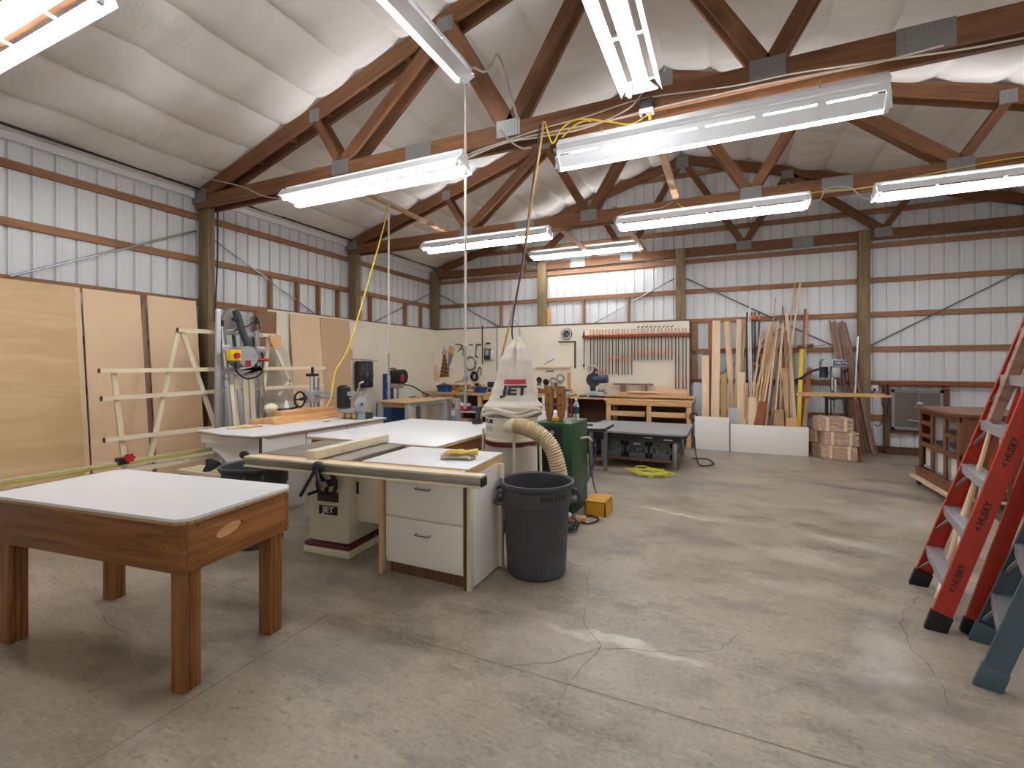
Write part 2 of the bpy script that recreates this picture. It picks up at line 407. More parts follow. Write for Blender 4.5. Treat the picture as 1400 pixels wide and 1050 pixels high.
def cladding(name, axis, const, a0, a1, out, ztop, zfun=None):
    """ribbed steel sheet: grooves 8 inches apart pressed outwards"""
    g = G(); per = .2015; prof = []; a = a0
    while a < a1:
        prof += [(a, 0), (a+.007, .030), (a+.027, .030), (a+.034, 0), (a+.06, 0), (a+.066, -.003), (a+.082, -.003), (a+.088, 0)]
        a += per
    prof = [p for p in prof if p[0] <= a1]+[(a1, 0)]
    lo = []; hi = []
    for p, d in prof:
        zt = zfun(p) if zfun else ztop
        q = (p, const+out*d) if axis == 'x' else (const+out*d, p)
        lo.append(g.bm.verts.new((*q, 0))); hi.append(g.bm.verts.new((*q, zt)))
    for i in range(len(prof)-1): g.bm.faces.new((lo[i], lo[i+1], hi[i+1], hi[i]))
    return struct(g.put(name, 'clad', None, smooth=False))
wl = cladding('wall_left', 'y', XL-.03, YF, YB+.05, -1, 4.30)
wb = cladding('wall_back', 'x', YB+.03, XL-.05, XR+.05, 1, 0, lambda x: roofz(x)+.1)
wr = cladding('wall_right', 'y', XR+.03, YF, YB+.05, 1, 4.30)
wf = cladding('wall_front', 'x', YF-.03, XL-.05, -2.4, -1, 0, lambda x: roofz(x)+.1)
wf2 = cladding('wall_front', 'x', YF-.03, 3.2, XR+.05, -1, 0, lambda x: roofz(x)+.1)  # gap between the halves: unseen doorway added to let in fill light
g = G(); P = [(-2.4, 3.5), (3.2, 3.5), (3.2, roofz(3.2)+.1), (APX, roofz(APX)+.1), (-2.4, roofz(-2.4)+.1)]
struct(g.prism(P, 'y', YF-.05, YF-.03).put('wall_front', 'clad', None, False))
GZ = [3.733, 3.108, 2.49, 1.867, 1.251, .635]
for z in GZ:
    for y0, y1 in ((-4.6, 1.42), (1.45, 4.40), (4.44, 7.42), (7.46, 10.46)):
        if y0 < 0 and z < 2: continue
        if z < 2.4 and y0 > 4: continue
        beam('girt', (XL-.005, y0, z), (XL-.005, y1, z), .045, .09, 'girt', wl)
    for x0, x1 in ((-7.0, -3.98), (-3.96, -.90), (-.88, 2.23), (2.25, 5.3)):
        if z < 2.4 and x1 < -.8: continue
        beam('girt', (x0, YB-.005, z), (x1, YB-.005, z), .045, .09, 'girt', wb)
    beam('girt', (XR+.005, YF, z), (XR+.005, YB, z), .045, .09, 'girt', wr)
for z in (4.355, 4.98, 5.55):
    hw = (5.9-z)/.305; beam('girt', (APX-hw, YB-.005, z), (APX+hw, YB-.005, z), .045, .09, 'girt', wb)
beam('sill_plate', (2.3, YB-.03, .06), (5.3, YB-.03, .06), .05, .12, 'oldwood', wb)
for u in (368, 405, 434, 460):                       # studs above the lined part
    p = atx(u, 410, XL); beam('stud', (XL+.02, p.y, 2.36), (XL+.02, p.y, 3.07), .09, .04, 'girt', wl, up=(0, 1, 0))
for u in (505, 553, 574):
    p = atx(u, 420, XL); beam('stud', (XL+.02, p.y, 2.36), (XL+.02, p.y, 3.07), .09, .04, 'girt', wl, up=(0, 1, 0))
for u in (686, 799, 860):
    p = aty(u, 420, YB); beam('stud', (p.x, YB-.03, 2.36), (p.x, YB-.03, 3.07), .09, .045, 'girt', wb, up=(1, 0, 0))
def rod(wall, pa, pb): G().cyl(pa, pb, .013, n=6).put('brace_rod', 'steel', wall)
rod(wl, (XL+.03, 2.38, 2.52), (XL+.03, 4.34, 3.52)); rod(wl, (XL+.03, 4.50, 3.50), (XL+.03, 6.75, 2.42))
rod(wl, (XL+.03, 7.9, 2.42), (XL+.03, 10.3, 3.45)); rod(wb, (-6.9, YB-.04, 3.45), (-4.95, YB-.04, 2.45))
rod(wb, (-2.9, YB-.04, 2.45), (-1.02, YB-.04, 3.4)); rod(wb, (-.78, YB-.04, 3.38), (2.05, YB-.04, 1.78)); rod(wb, (2.33, YB-.04, 1.92), (4.6, YB-.04, 3.25))
rod(wb, (-.25, YB-.04, 1.3), (.95, YB-.04, 2.3)); rod(wb, (1.7, YB-.04, 1.42), (2.1, YB-.04, 1.72))
# eaves: white closing board with the dark cable above it
struct(G().bb(XL, XL+.05, YF, YB, 3.985, 4.075).put('trim_1', 'enamel')); struct(G().cyl((XL+.17, YF, 4.085), (XL+.17, YB-.2, 4.085), .016, n=8).put('trim_2', 'dark'))
struct(G().bb(XR-.05, XR, YF, YB, 3.985, 4.075).put('trim_3', 'enamel'))

M['insul'] = base('insulation_fabric_creased', .75)[0]
nt = M['insul'].node_tree; b = nt.nodes['Principled BSDF']; tc = N(nt, 'ShaderNodeTexCoord')
mp = N(nt, 'ShaderNodeMapping'); mp.inputs['Scale'].default_value = (1.5, 5, 1.5); mp.inputs['Rotation'].default_value = (0, 0, .5); nt.links.new(tc.outputs['Object'], mp.inputs['Vector'])
ns = N(nt, 'ShaderNodeTexNoise', Scale=1.6, Detail=7.0, Roughness=.55, Distortion=1.2); nt.links.new(mp.outputs[0], ns.inputs['Vector'])
bp = N(nt, 'ShaderNodeBump', Strength=.30, Distance=.05); nt.links.new(ns.outputs['Fac'], bp.inputs['Height']); nt.links.new(bp.outputs[0], b.inputs['Normal'])
b.inputs['Base Color'].default_value = lin((232, 226, 220))
# ceiling: quilted insulation between the purlins
g = G(); ny, nx = 300, 420; rows = []
xs = [XL-.02+(XR-XL+.04)*i/nx for i in range(nx+1)]
for j in range(ny+1):
    y = YF-.05+(YB-YF+.1)*j/ny; row = []
    for x in xs:
        d = abs(x-APX); ph = (d % .63)/.63; sd = ((y+.35) % 1.55)/1.55
        sag = .10*(1-abs(2*ph-1)**3.2)*(.8+.45*noise.noise((x*1.3, y*.8, 2)))+.035*(1-abs(2*sd-1)**5)
        wr_ = .016*noise.noise((d*2.2+y*1.2, y*5+d*1.7, 4))+.014*noise.noise((d*3+y*6, y*9-d*4, 9))*noise.noise((d, y, 3))*2
        row.append(g.bm.verts.new((x, y, roofz(x)+.075-sag-wr_)))
    rows.append(row)
for a, b in zip(rows, rows[1:]):
    for i in range(nx): g.bm.faces.new((a[i], a[i+1], b[i+1], b[i]))
ceiling = struct(g.put('ceiling', 'insul')); 
for p in ceiling.data.polygons: p.use_smooth = True

# posts
def post(x0, x1, y0, y1, label, z0=0):
    o = G().bb(x0, x1, y0, y1, z0, 4.0, .006).put('timber_post', 'post'); return tag(o, label, 'post', 'treated posts along the walls')
post(-7.02, -6.80, 4.365, 4.47, 'thick treated wooden post on left wall under heel of the nearest roof truss')
post(-7.02, -6.82, 7.37, 7.50, 'treated wooden post on left wall between small studs under the second truss', 2.505)
post(-7.02, -6.84, 10.28, 10.44, 'treated wooden post in the room corner above cream wall boards', 2.51)
post(-4.075, -3.865, 10.352, 10.48, 'treated wooden post on back wall behind hanging canvas filter bag')
post(-.985, -.80, 10.352, 10.48, 'treated wooden post on back wall above the end of clamp rack')
p_out = post(2.145, 2.315, 10.31, 10.46, 'treated wooden post on back wall beside drill press with outlet box')

# trusses
def truss(Y, plies, label, half=False):
    t = thing('roof_truss', label, 'truss', (APX, Y, 0), 0, 'timber roof trusses')
    zb0, zb1 = 3.82, 4.0; HW = 6.14
    for dy in plies:
        def m(n, p, q, w=.045, h=.14): return beam(n, (p[0], dy, p[1]), (q[0], dy, q[1]), w, h, 'truss', t)
        m('bottom_chord', (-HW, 3.91), (HW, 3.91), h=.185)
        ang = .305
        for s in (-1, 1): m('top_chord', (0, 5.86), (s*HW, 5.86-ang*HW), h=.185)
        def top(d): return 5.86-ang*d-.09
        for s in (-1, 1):
            fat = .14 if (s < 0 and Y < 5 and dy == plies[0]) else .045
            m('web', (s*3.40, 4.0), (s*3.80, top(3.8)), h=.10); m('web', (s*3.36, 4.0), (s*1.95, top(1.95)))
            if not (fat == .045 and s < 0 and Y < 5): beam('web', (s*1.17, dy+(fat-.045)/2, 3.98), (s*1.88, dy+(fat-.045)/2, top(1.88)), fat, .19 if fat > .1 else .12, 'truss', t)
            m('web', (s*1.13, 4.0), (s*.06, top(.06)), h=.12)
    f = plies[0]-.026
    for x, z, w, h in [(s*d, 3.95, .26, .17) for s in (-1, 1) for d in (3.38, 1.15)]+[(-2.25, 3.91, .34, .2), (2.15, 3.91, .34, .2), (0, 5.80, .24, .26), (-6.05, 4.0, .3, .2), (6.05, 4.0, .3, .2)]+[(s*1.9, 5.22, .2, .16) for s in (-1, 1)]+[(s*3.8, 4.66, .16, .16) for s in (-1, 1)]:
        q = G().box((x, f, z), (w, .004, h))
        for k in range(int(w/.035)): q.box((x-w/2+.02+k*.035, f-.003, z), (.010, .004, h*.92))
        q.put('gusset_plate', 'galv', t)
    if len(plies) > 1:
        for s in (-1, 1):
            for k in range(1, 10):
                d = k*.62; beam('spacer_block', (s*d, plies[0], 5.86-ang*d), (s*d, plies[1], 5.86-ang*d), .08, .06, 'truss', t)
    return t
truss(4.42, (-.085, .085), 'nearest doubled brown timber truss carrying the white cables, large slotted light below')
truss(7.43, (-.085, .085), 'second doubled brown timber truss from the camera with three lights under it')
truss(10.42, (0,), 'brown timber truss set flat against the back gable wall')
truss(1.44, (-.085, .085), 'doubled brown timber truss overhead just in front of the camera')
def runner(x, y0, y1, label):
    tag(beam('ceiling_brace', (x, y0, 4.025), (x, y1, 4.025), .09, .04, 'brace'), label, 'brace', 'pale bracing boards laid over the trusses')
runner(-4.70, 4.36, 7.50, 'pale bracing board over the trusses with the yellow cord tied to it')
runner(-.69, 4.36, 7.50, 'pale bracing board over the trusses behind the large slotted light')
runner(-2.74, 7.36, 10.44, 'pale bracing board between second truss and gable near its middle post')
runner(-1.62, 7.36, 10.44, 'short visible pale bracing board above the hindmost light')

# ------------------------------------------------------------------ lights
def fixture(label, loc, rz=0, tilt=0, slots=False, L=2.44, W=.16, lit=(-1, 1)):
    t = thing('shop_light', label, 'ceiling light', loc, rz, 'fluorescent shop lights'); t.rotation_euler = (tilt, 0, rz)
    ty, tz = (W-.012, -.090) if slots else (W*.55, -.085)
    G().bb(-L/2, L/2, -.06, .06, .03, .085, .006).put('housing', 'enamel', t)
    g = G()
    for s in (-1, 1):
        a, b = Vector((0, s*(.06 if slots else .115), .032 if slots else .016)), Vector((0, s*W, -.075))
        rows = ((0, .24, 0), (.34, 1, 0), (.24, .34, 1)) if slots else ((0, 1, 0),)
        for f0, f1, tabs in rows:
            p, q = a.lerp(b, f0), a.lerp(b, f1)
            for x0, x1 in ([(-L/2+k*L/6-.03, -L/2+k*L/6+.03) for k in range(7)] if tabs else [(-L/2, L/2)]):
                x0, x1 = max(x0, -L/2), min(x1, L/2); g.prism([(p.y, p.z), (q.y, q.z), (q.y, q.z+.004), (p.y, p.z+.004)], 'x', x0, x1)
    g.bb(-L/2, L/2, -.062, .062, .028, .032)
    if not slots:
        for k in range(5): g.bb(-L/2+.02+k*(L-.06)/4, -L/2+.04+k*(L-.06)/4, -.118, .118, .020, .032)
    g.put('reflector', 'enamel', t, smooth=False)
    for s in (-1, 1):
        G().prism([(-.06, .03), (-W*.8, -.05), (-W*.8, -.06), (W*.8, -.06), (W*.8, -.05), (.06, .03)], 'x', s*L/2-.004, s*L/2+.004).put('end_plate', 'enamel', t, smooth=False) if not slots else None
        for y in [q*ty for q in lit]:
            G().bb(s*(L/2-.05), s*(L/2-.02), y-.018, y+.018, tz-.015, .03, .004).put('lamp_holder', 'enamel', t)
    for y in [q*ty for q in lit]:
        G().cyl((-L/2+.05, y, tz), (L/2-.05, y, tz), .017, n=10).put('tube', 'tube', t)
    for s in (-1, 1):
        G().cyl((s*L*.33, 0, .08), (s*L*.33, 0, .13), .004, n=6).put('hanger', 'steel', t)
    return t
def mid(pa, pb): return (pa+pb)/2
c = mid(aty(395, 262, 4.06), aty(635, 226, 4.06)); fixture('long lit shop light under the left half of nearest truss', (c.x, 4.06, c.z), 0, -.15)
c = mid(aty(779, 205, 4.14), aty(1190, 122, 4.14)); fixture('large slotted reflector light seen from behind under nearest truss, lit along its lower edge', (c.x, 4.14, c.z), 0, .75, True, 2.44, .22)
c = mid(aty(578, 336, 7.10), aty(755, 318, 7.10)); fixture('lit shop light under left part of the second truss', (c.x, 7.10, c.z), 0, -.1, L=2.4)
c = mid(aty(846, 305, 7.05), aty(1105, 272, 7.05)); fixture('lit shop light under the middle of second truss', (c.x, 7.05, c.z), 0, -.1)
c = aty(1195, 262, 7.0); fixture('lit shop light under right part of the second truss, cut by the picture edge', (c.x+1.22, 7.0, c.z), 0, -.1)
c = mid(aty(722, 348, 9.9), aty(882, 334, 9.9)); fixture('hindmost lit shop light in front of the back gable wall', (c.x, 9.9, c.z), 0, -.1)
fixture('lit shop light hung lengthwise toward camera above nearest truss at the outlet box', (-.665, 2.88, 3.93), PI/2, 0, False, 2.44, .17, (1,))
fixture('narrow lit shop light hung lengthwise beside the thick diagonal timber', (-2.36, 2.95, 4.42), PI/2, .5, False, 2.2, .045, (1,))
fixture('lit shop light glaring in the top corner above tan fibreboard sheets', (-4.45, 1.40, 3.73), 0, -.1)
fixture('added shop light for fill, out of view overhead toward the ladders', (3.4, 1.40, 3.60), 0, 0)  # extra fixture outside the view, added to brighten the room

# ------------------------------------------------------------------ cables overhead and hanging drops
def run(pix, Y, r, m, label, group=None): return cord('cable', [aty(u, v, Y) for u, v in pix], r, m, label, 'cable', group=group, n=6)
FY = 4.304
g5 = 'white cables along the nearest truss'
run([(622, 236), (632, 222), (660, 205), (735, 178), (800, 160), (880, 135), (1000, 118), (1100, 98), (1300, 70), (1400, 52)], FY, .007, 'white_cord', 'upper white cable stapled along face of the nearest truss', g5)
run([(624, 228), (640, 212), (670, 200), (735, 184), (830, 165), (880, 152), (940, 138), (1060, 112), (1200, 85), (1290, 62)], FY-.008, .007, 'white_cord', 'middle white cable stapled along face of the nearest truss', g5)
run([(640, 216), (690, 196), (735, 188), (780, 180), (820, 168), (860, 148), (880, 125)], FY-.012, .007, 'white_cord', 'white cable rising from nearest truss to the lengthwise light', g5)
run([(275, 242), (330, 255), (360, 268), (390, 272)], 4.2, .006, 'white_cord', 'thin cable looping from truss heel to the left light')
run([(745, 166), (752, 190), (757, 195), (768, 176), (790, 163), (830, 166), (862, 170), (885, 158)], 4.25, .008, 'ycord', 'yellow cord draped along nearest truss to the outlet box')
run([(768, 188), (785, 172), (800, 165), (808, 166)], 4.24, .007, 'ycord', 'short yellow cord tail beside the large slotted light')
run([(648, 92), (662, 98), (672, 88), (680, 75), (690, 100), (700, 135), (708, 162)], 4.20, .012, 'grey_cord', 'grey flexible cable wrapped round the thick diagonal timber')
run([(684, 178), (700, 195), (715, 203), (726, 202)], 4.27, .009, 'grey_cord', 'short grey cable looping below the white cables on nearest truss')
run([(925, 277), (940, 284), (1000, 281), (1060, 274), (1120, 262), (1180, 257), (1270, 238), (1350, 222), (1400, 214)], 7.314, .007, 'ycord', 'yellow cord running along face of the second truss')
run([(845, 310), (840, 300), (860, 290), (900, 285), (920, 276)], 7.308, .006, 'white_cord', 'white cable running to left end of the middle light')
run([(1105, 282), (1122, 272), (1130, 258), (1160, 256), (1180, 270), (1196, 272)], 7.30, .006, 'white_cord', 'white cable linking two lights under the second truss')
run([(1196, 112), (1200, 122), (1196, 142), (1182, 152)], 4.1, .004, 'white_cord', 'thin cable curling off end of the large slotted light')
o = thing('outlet_box', 'grey outlet box with plugs hanging on nearest truss below the lengthwise light', 'outlet', tuple(aty(884, 146, 4.27)))
G().box((0, 0, .02), (.11, .06, .09), None, .006).put('cover', 'dark', o); G().box((0, 0, -.045), (.12, .065, .045), None, .004).put('body', 'white', o)
G().cyl((-.02, -.01, -.06), (-.02, -.01, -.12), .016, n=10).put('plug', 'black', o); G().cyl((.03, -.01, -.06), (.03, -.01, -.12), .014, n=10).put('plug', 'yellow', o)
o = thing('air_drop', 'thin white pipe hanging from roof over the outfeed table, grey fittings at its end', 'pipe', (-2.44, 4.20, 0))
G().cyl((0, 0, 1.75), (0, 0, 4.62), .013, n=10).put('pipe', 'white_cord', o); G().cyl((0, 0, 1.28), (0, 0, 1.76), .014, n=10).put('lower_pipe', 'grey_cord', o)
g = G(); g.cyl((0, 0, 1.12), (0, 0, 1.3), .022, n=10); g.cyl((0, 0, 1.40), (0, 0, 1.45), .024, n=10); g.cyl((-.05, 0, 1.16), (.06, 0, 1.16), .018, n=10); g.put('fitting', 'steel', o)
o = thing('air_drop', 'thin pipe hanging beside the yellow cord above the radial arm saw bench', 'pipe', (-4.66, 5.72, 0))
G().cyl((0, 0, 1.75), (0, 0, 4.02), .014, n=10).put('pipe', 'white_cord', o); g = G(); g.cyl((0, 0, 1.05), (0, 0, 1.75), .016, n=10); g.cyl((0, 0, 1.3), (0, 0, 1.42), .026, n=10); g.cyl((0, 0, 1.12), (0, 0, 1.17), .024, n=10); g.put('fitting', 'grey_cord', o)
tag(cord('power_cable', [aty(529, 278, 5.5), aty(527, 300, 5.45), aty(505, 380, 5.1), aty(478, 470, 4.75), aty(460, 505, 4.55), aty(457, 515, 4.5), aty(452, 545, 4.42), aty(446, 556, 4.4)], .010, 'ycord'), 'yellow power cord slanting from ceiling brace down to the radial arm saw', 'cord')
tag(cord('rope', [aty(743, 166, 4.26), aty(741, 185, 4.24), aty(728, 270, 4.3), aty(713, 370, 4.5), aty(690, 470, 4.75), aty(668, 560, 5.0)], .011, 'tancord'), 'tan rope slanting from nearest truss down behind the canvas filter bag', 'rope')
tag(cord('hose', [aty(738, 170, 4.25), aty(735, 200, 4.25), aty(722, 300, 4.36), aty(714, 360, 4.45), aty(702, 430, 4.5), aty(700, 455, 4.5), aty(702, 467, 4.5)], .009, 'navy'), 'dark blue hose twisted round the tan rope, ending above the filter bag', 'hose')
# ================================================================== front table
t = thing('work_table', 'low oak table with white rounded top and deep oak apron, nearest the camera', 'table', (-2.33, 1.385, 0), math.radians(6.9))
def rounded(x0, x1, y0, y1, r, n=5):
    P = []
    for cx, cy, a0 in ((x1-r, y1-r, 0), (x0+r, y1-r, 90), (x0+r, y0+r, 180), (x1-r, y0+r, 270)):
        for k in range(n+1):
            a = math.radians(a0+90*k/n); P.append((cx+r*math.cos(a), cy+r*math.sin(a)))
    return P
G().prism(rounded(-1.45, .035, -.035, .66, .07), 'z', .822, .836).put('laminate_top', 'white', t)
G().prism(rounded(-1.452, .037, -.037, .662, .07), 'z', .808, .822).put('top_edge', 'plyedge', t)
for y0, y1, m_, n_ in ((-.024, -.001, 'oak', 'apron'), (.606, .629, 'oak', 'apron')): G().bb(-1.425, .022, y0, y1, .575, .808, .003).put(n_, m_, t)
for x0, x1 in ((-.001, .022), (-1.425, -1.402)): G().bb(x0, x1, -.001, .606, .575, .808, .003).put('apron', 'oak_y', t)
for lx in (-.088, -1.40):
    for ly in (0, .515):
        g = G()
        for k in range(3): g.bb(lx, lx+.087, ly+k*.030, ly+k*.030+.027, 0, .79, .004)
        g.bb(lx+.004, lx+.083, ly+.004, ly+.083, .01, .78)
        g.put('leg', 'oak_z', t)
g = G()
for x, z in ((-.08, .60), (-.08, .765), (-.1, .69), (-1.2, .62)): g.cyl((x, -.0245, z), (x, -.0255, z), .006, n=8)
for y, z in ((.05, .62), (.05, .79), (.3, .73), (.56, .63)): g.cyl((.0225, y, z), (.0235, y, z), .006, n=8)
g.put('screw_hole', 'dark', t)
g = G(); g.prism([(.22+.055*math.cos(a)*1.3, .715+.028*math.sin(a)+.012*math.cos(a)) for a in [2*PI*k/16 for k in range(16)]], 'x', .0222, .0232); g.put('knot_patch', 'honey', t)

# ================================================================== table saw
t = wthing('table_saw', 'beige cabinet table saw with black handwheel, maroon base stripe and cream rip fence', 'table saw', (-3.0, 3.1, 0))
g = G(); g.bb(-3.20, -2.79, 2.89, 3.38, .10, .80, .03); g.put('cabinet', 'beige', t)
G().bb(-3.235, -2.765, 2.865, 3.405, 0, .062, .012).put('plinth', 'beige', t); G().bb(-3.228, -2.772, 2.872, 3.398, .062, .098, .01).put('base_stripe', 'maroon', t)
G().bb(-2.79, -2.56, 2.98, 3.34, .27, .79, .012).put('motor_cover', 'beige', t)
G().bb(-2.78, -2.762, 2.972, 2.979, .50, .60).put('latch', 'black', t)
g = G(); g.bb(-3.31, -2.45, 2.53, 3.265, .825, .858, .004)
g.put('saw_top', 'iron', t)
G().bb(-2.978, -2.968, 2.7, 3.2, .858, .8592).put('blade_slot', 'black', t)
G().bb(-3.33, -1.335, 2.395, 2.475, .838, .856, .003).put('rail_top', 'railcream', t)
G().bb(-3.33, -1.34, 2.398, 2.470, .79, .838, .004).put('rail_tube', 'iron', t); G().bb(-3.33, -1.34, 2.390, 2.48, .775, .79, .003).put('rail_lip', 'railcream', t)
G().bb(-1.34, -1.325, 2.395, 2.475, .785, .842, .003).put('rail_cap', 'black', t)
G().bb(-3.31, -1.5, 2.478, 2.528, .80, .853).put('rail_strip', 'honey', t)
f = G().bb(-2.865, -2.775, 2.50, 3.43, .864, .932, .006).put('rip_fence', 'railcream', t)
G().bb(-2.90, -2.70, 2.41, 2.50, .858, .872, .003).put('fence_foot', 'railcream', f)
g = G(); g.ball((-2.66, 2.40, .84), .048, 12, (1, .8, 1)); g.cyl((-2.66, 2.37, .83), (-2.72, 2.30, .66), .012); g.cyl((-2.65, 2.37, .83), (-2.57, 2.33, .70), .012); g.put('fence_lever', 'black', f)
h = G()
for k in range(25):
    pass
pts = [(-2.96+.092*math.cos(2*PI*k/28), 2.83, .60+.092*math.sin(2*PI*k/28)) for k in range(28)]
h.sweep(pts, .015, 8, closed=True)
for a in (.4, 2.5, 4.6): h.bar((-2.96, 2.835, .60), (-2.96+.1*math.cos(a), 2.832, .60+.1*math.sin(a)), .02, .03, up=(0, 1, 0))
h.cyl((-2.96, 2.81, .60), (-2.96, 2.90, .60), .03)
h.cyl((-3.04, 2.83, .54), (-3.05, 2.73, .535), .012); hw = h.put('handwheel', 'black', t)
G().cyl((-2.96, 2.80, .60), (-2.96, 2.812, .60), .028).put('wheel_hub', 'chrome', hw)
G().bb(-3.10, -2.89, 2.884, 2.889, .44, .52).put('warning_plate', 'dark', t); G().bb(-3.10, -2.89, 2.8825, 2.8845, .50, .522).put('plate_stripe', 'red', t)
b = G().bb(-3.085, -2.90, 2.884, 2.889, .335, .405).put('badge', 'black', t)
lettering('badge_lettering', 'JET', .066, 'letter_white', b, axes((1, 0, 0), (0, 0, 1), (-2.99, 2.883, .372)), .001, .002, sx=1.25)
G().sweep(spline([(-2.66, 3.36, .30), (-2.5, 3.4, .2), (-2.42, 3.42, .12), (-2.42, 3.44, .05)]), .05, 12).put('dust_port_hose', 'dark', t)
for o in list(t.children):
    if o.name.split('.')[0] in ('cabinet', 'plinth', 'base_stripe', 'motor_cover', 'latch', 'rip_fence', 'handwheel', 'warning_plate', 'plate_stripe', 'badge', 'dust_port_hose'):
        o.location = Vector(o.location)+Vector((.12, -.09, 0))
t.location = (-3.138, 3.195, 0); t.rotation_euler = (0, 0, math.radians(4.9))
# extension table with drawers
t = wthing('drawer_cabinet', 'white two drawer cabinet under the tan edged white extension top, beside the table saw', 'cabinet', (-1.97, 3.07, 0))
G().bb(-2.34, -1.64, 2.85, 3.30, .09, .80).put('carcass', 'whitewood', t); G().bb(-2.33, -1.66, 2.88, 3.29, .0, .09).put('toe_kick', 'oldwood', t)
G().bb(-1.64, -1.605, 2.835, 2.875, 0, .80, .003).put('corner_strip', 'railcream', t); G().bb(-1.66, -1.645, 2.832, 2.86, 0, .8).put('edge_strip', 'oldwood', t)
G().bb(-1.625, -1.61, 2.875, 3.31, .01, .80).put('side_panel', 'whitewood', t); G().bb(-1.61, -1.58, 3.27, 3.315, .01, .80, .003).put('corner_strip', 'railcream', t)
G().bb(-2.375, -2.345, 2.80, 2.86, 0, .79, .003).put('side_post', 'ply', t)
for z0, z1 in ((.125, .435), (.452, .775)):
    d = G().bb(-2.33, -1.665, 2.828, 2.85, z0, z1, .004).put('drawer', 'whitewood', t)
    zc = (z0+z1)/2+.06
    G().sweep([(-2.05, 2.828, zc), (-2.05, 2.80, zc-.005), (-1.93, 2.80, zc-.005), (-1.93, 2.828, zc)], .005, 8).put('handle', 'steel', d)
t = thing('extension_table', 'small white table top with tan wooden edge holding the yellow gloves', 'table top', (-1.585, 2.763, 0), math.radians(4.9))
G().bb(-.85, 0, 0, .66, .850, .860, .002).put('laminate', 'white', t); G().bb(-.85, 0, 0, .66, .80, .85).put('core', 'honey', t)
# gloves
def glove(label, loc, rz, m_, flip=1):
    t = thing('work_glove', label, 'glove', loc, rz, 'work gloves on the saw table'); g = G()
    g.ball((0, 0, .018), .05, 14, (1.0, .85, .36)); g.ball((-.035, .004, .018), .042, 12, (1.0, .9, .42))
    for k in range(4):
        y = -.036+.024*k; L = (.055, .072, .078, .062)[k]
        g.sweep(spline([(.02, y*.8, .02), (.045+L*.4, y*1.1, .026), (.045+L*.8, y*1.15+.006*flip, .018), (.045+L, y*1.1+.012*flip, .010)], 5), lambda u: .0125*(1-.3*u), 8)
    g.sweep(spline([(-.02, .035*flip, .02), (.0, .06*flip, .022), (.035, .07*flip, .016), (.05, .068*flip, .012)], 5), lambda u: .014*(1-.3*u), 8)
    g.put('hand', m_, t)
    c = G(); n = 20
    R0 = [[c.bm.verts.new((-.05-.075*q, (.036+.012*q)*math.cos(2*PI*k/n), .020+(.015+.012*q)*math.sin(2*PI*k/n)+.004*math.sin(6*PI*k/n))) for k in range(n)] for q in (0, .4, .8, 1)]
    for a, b in zip(R0, R0[1:]):
        for k in range(n): c.bm.faces.new((a[k], a[(k+1) % n], b[(k+1) % n], b[k]))
    c.put('cuff', m_, t); return t
glove('pale worn leather glove, the lower of two on the small white top', (-1.82, 3.03, .861), .25, 'cloth')
glove('yellow leather glove lying crumpled on top of the pale worn glove', (-1.80, 3.035, .893), PI+.5, 'glove', -1)
# outfeed table
t = wthing('outfeed_table', 'large white topped table with brown wooden edge behind the table saw', 'table', (-3.03, 4.27, 0))
G().bb(-3.80, -2.28, 3.42, 5.12, .852, .862, .002).put('laminate', 'white', t); G().bb(-3.80, -2.28, 3.42, 5.12, .832, .852).put('top_edge', 'ply', t)
G().bb(-2.33, -2.30, 3.46, 5.08, .70, .832).put('apron', 'oak_y', t); G().bb(-3.78, -3.75, 3.46, 5.08, .70, .832).put('apron', 'oak_y', t)
for y in (3.46, 5.05): G().bb(-3.75, -2.33, y, y+.03, .70, .832).put('apron', 'oak', t)
for x in (-3.72, -2.42):
    for y in (3.5, 4.96): G().bb(x, x+.085, y, y+.085, 0, .832, .004).put('leg', 'oak_z', t)
# ================================================================== bins
def bin_can(t, m='canout'):
    g = G(); prof = [(.0, 0), (.205, 0), (.222, .02), (.245, .45), (.25, .52), (.262, .525), (.264, .545), (.262, .64), (.27, .645), (.282, .655), (.288, .675), (.284, .69), (.272, .692), (.262, .68), (.255, .55), (.238, .4), (.205, .03), (0, .03)]
    g.lathe(prof, n=40); b = g.put('bin_body', m, t)
    for s in (-1, 1):
        h = G(); h.sweep(spline([(s*.255, -.07, .63), (s*.30, -.065, .61), (s*.315, -.055, .54), (s*.315, .055, .54), (s*.30, .065, .61), (s*.255, .07, .63)], 5), .012, 8)
        h.box((s*.285, 0, .535), (.06, .15, .025), None, .006); h.put('bin_handle', m, t)
    return b
t = thing('rubbish_bin', 'grey round plastic bin with lettered rim standing beside the white drawer cabinet', 'bin', (-1.325, 3.35, 0), .55)
bin_can(t)
def onbin(co, r=.2665):
    a = -PI/2+.33+co.x/r; return Vector((r*math.cos(a), r*math.sin(a), .60+co.y))
lettering('rim_lettering', 'BRUTE', .058, 'letter_black', t, None, .0012, .0015, wrap=lambda c: onbin(c, .2635+c.z), sx=1.2)
t = thing('rubbish_bin', 'grey plastic bin full of offcuts tucked under the saw rail', 'bin', (-3.80, 2.86, 0), 2.45)
bin_can(t, 'canout')
rr = random.Random(5)
for k in range(3):
    a = rr.uniform(0, 6.28); q = Vector((.12*math.cos(a), .12*math.sin(a), .1))
    tag(stick('offcut', Vector((-3.80+q.x*.6, 2.86+q.y*.6, .06)), Vector((-3.72+rr.uniform(-.05, .1), 2.86+rr.uniform(-.15, .1), .66+.03*k)), .05, .02, ['maple', 'redwood', 'pine_z'][k]), ['pale', 'reddish', 'yellow'][k]+' offcut poking from the grey bin under the saw rail', 'offcut', 'offcuts in the grey bin')
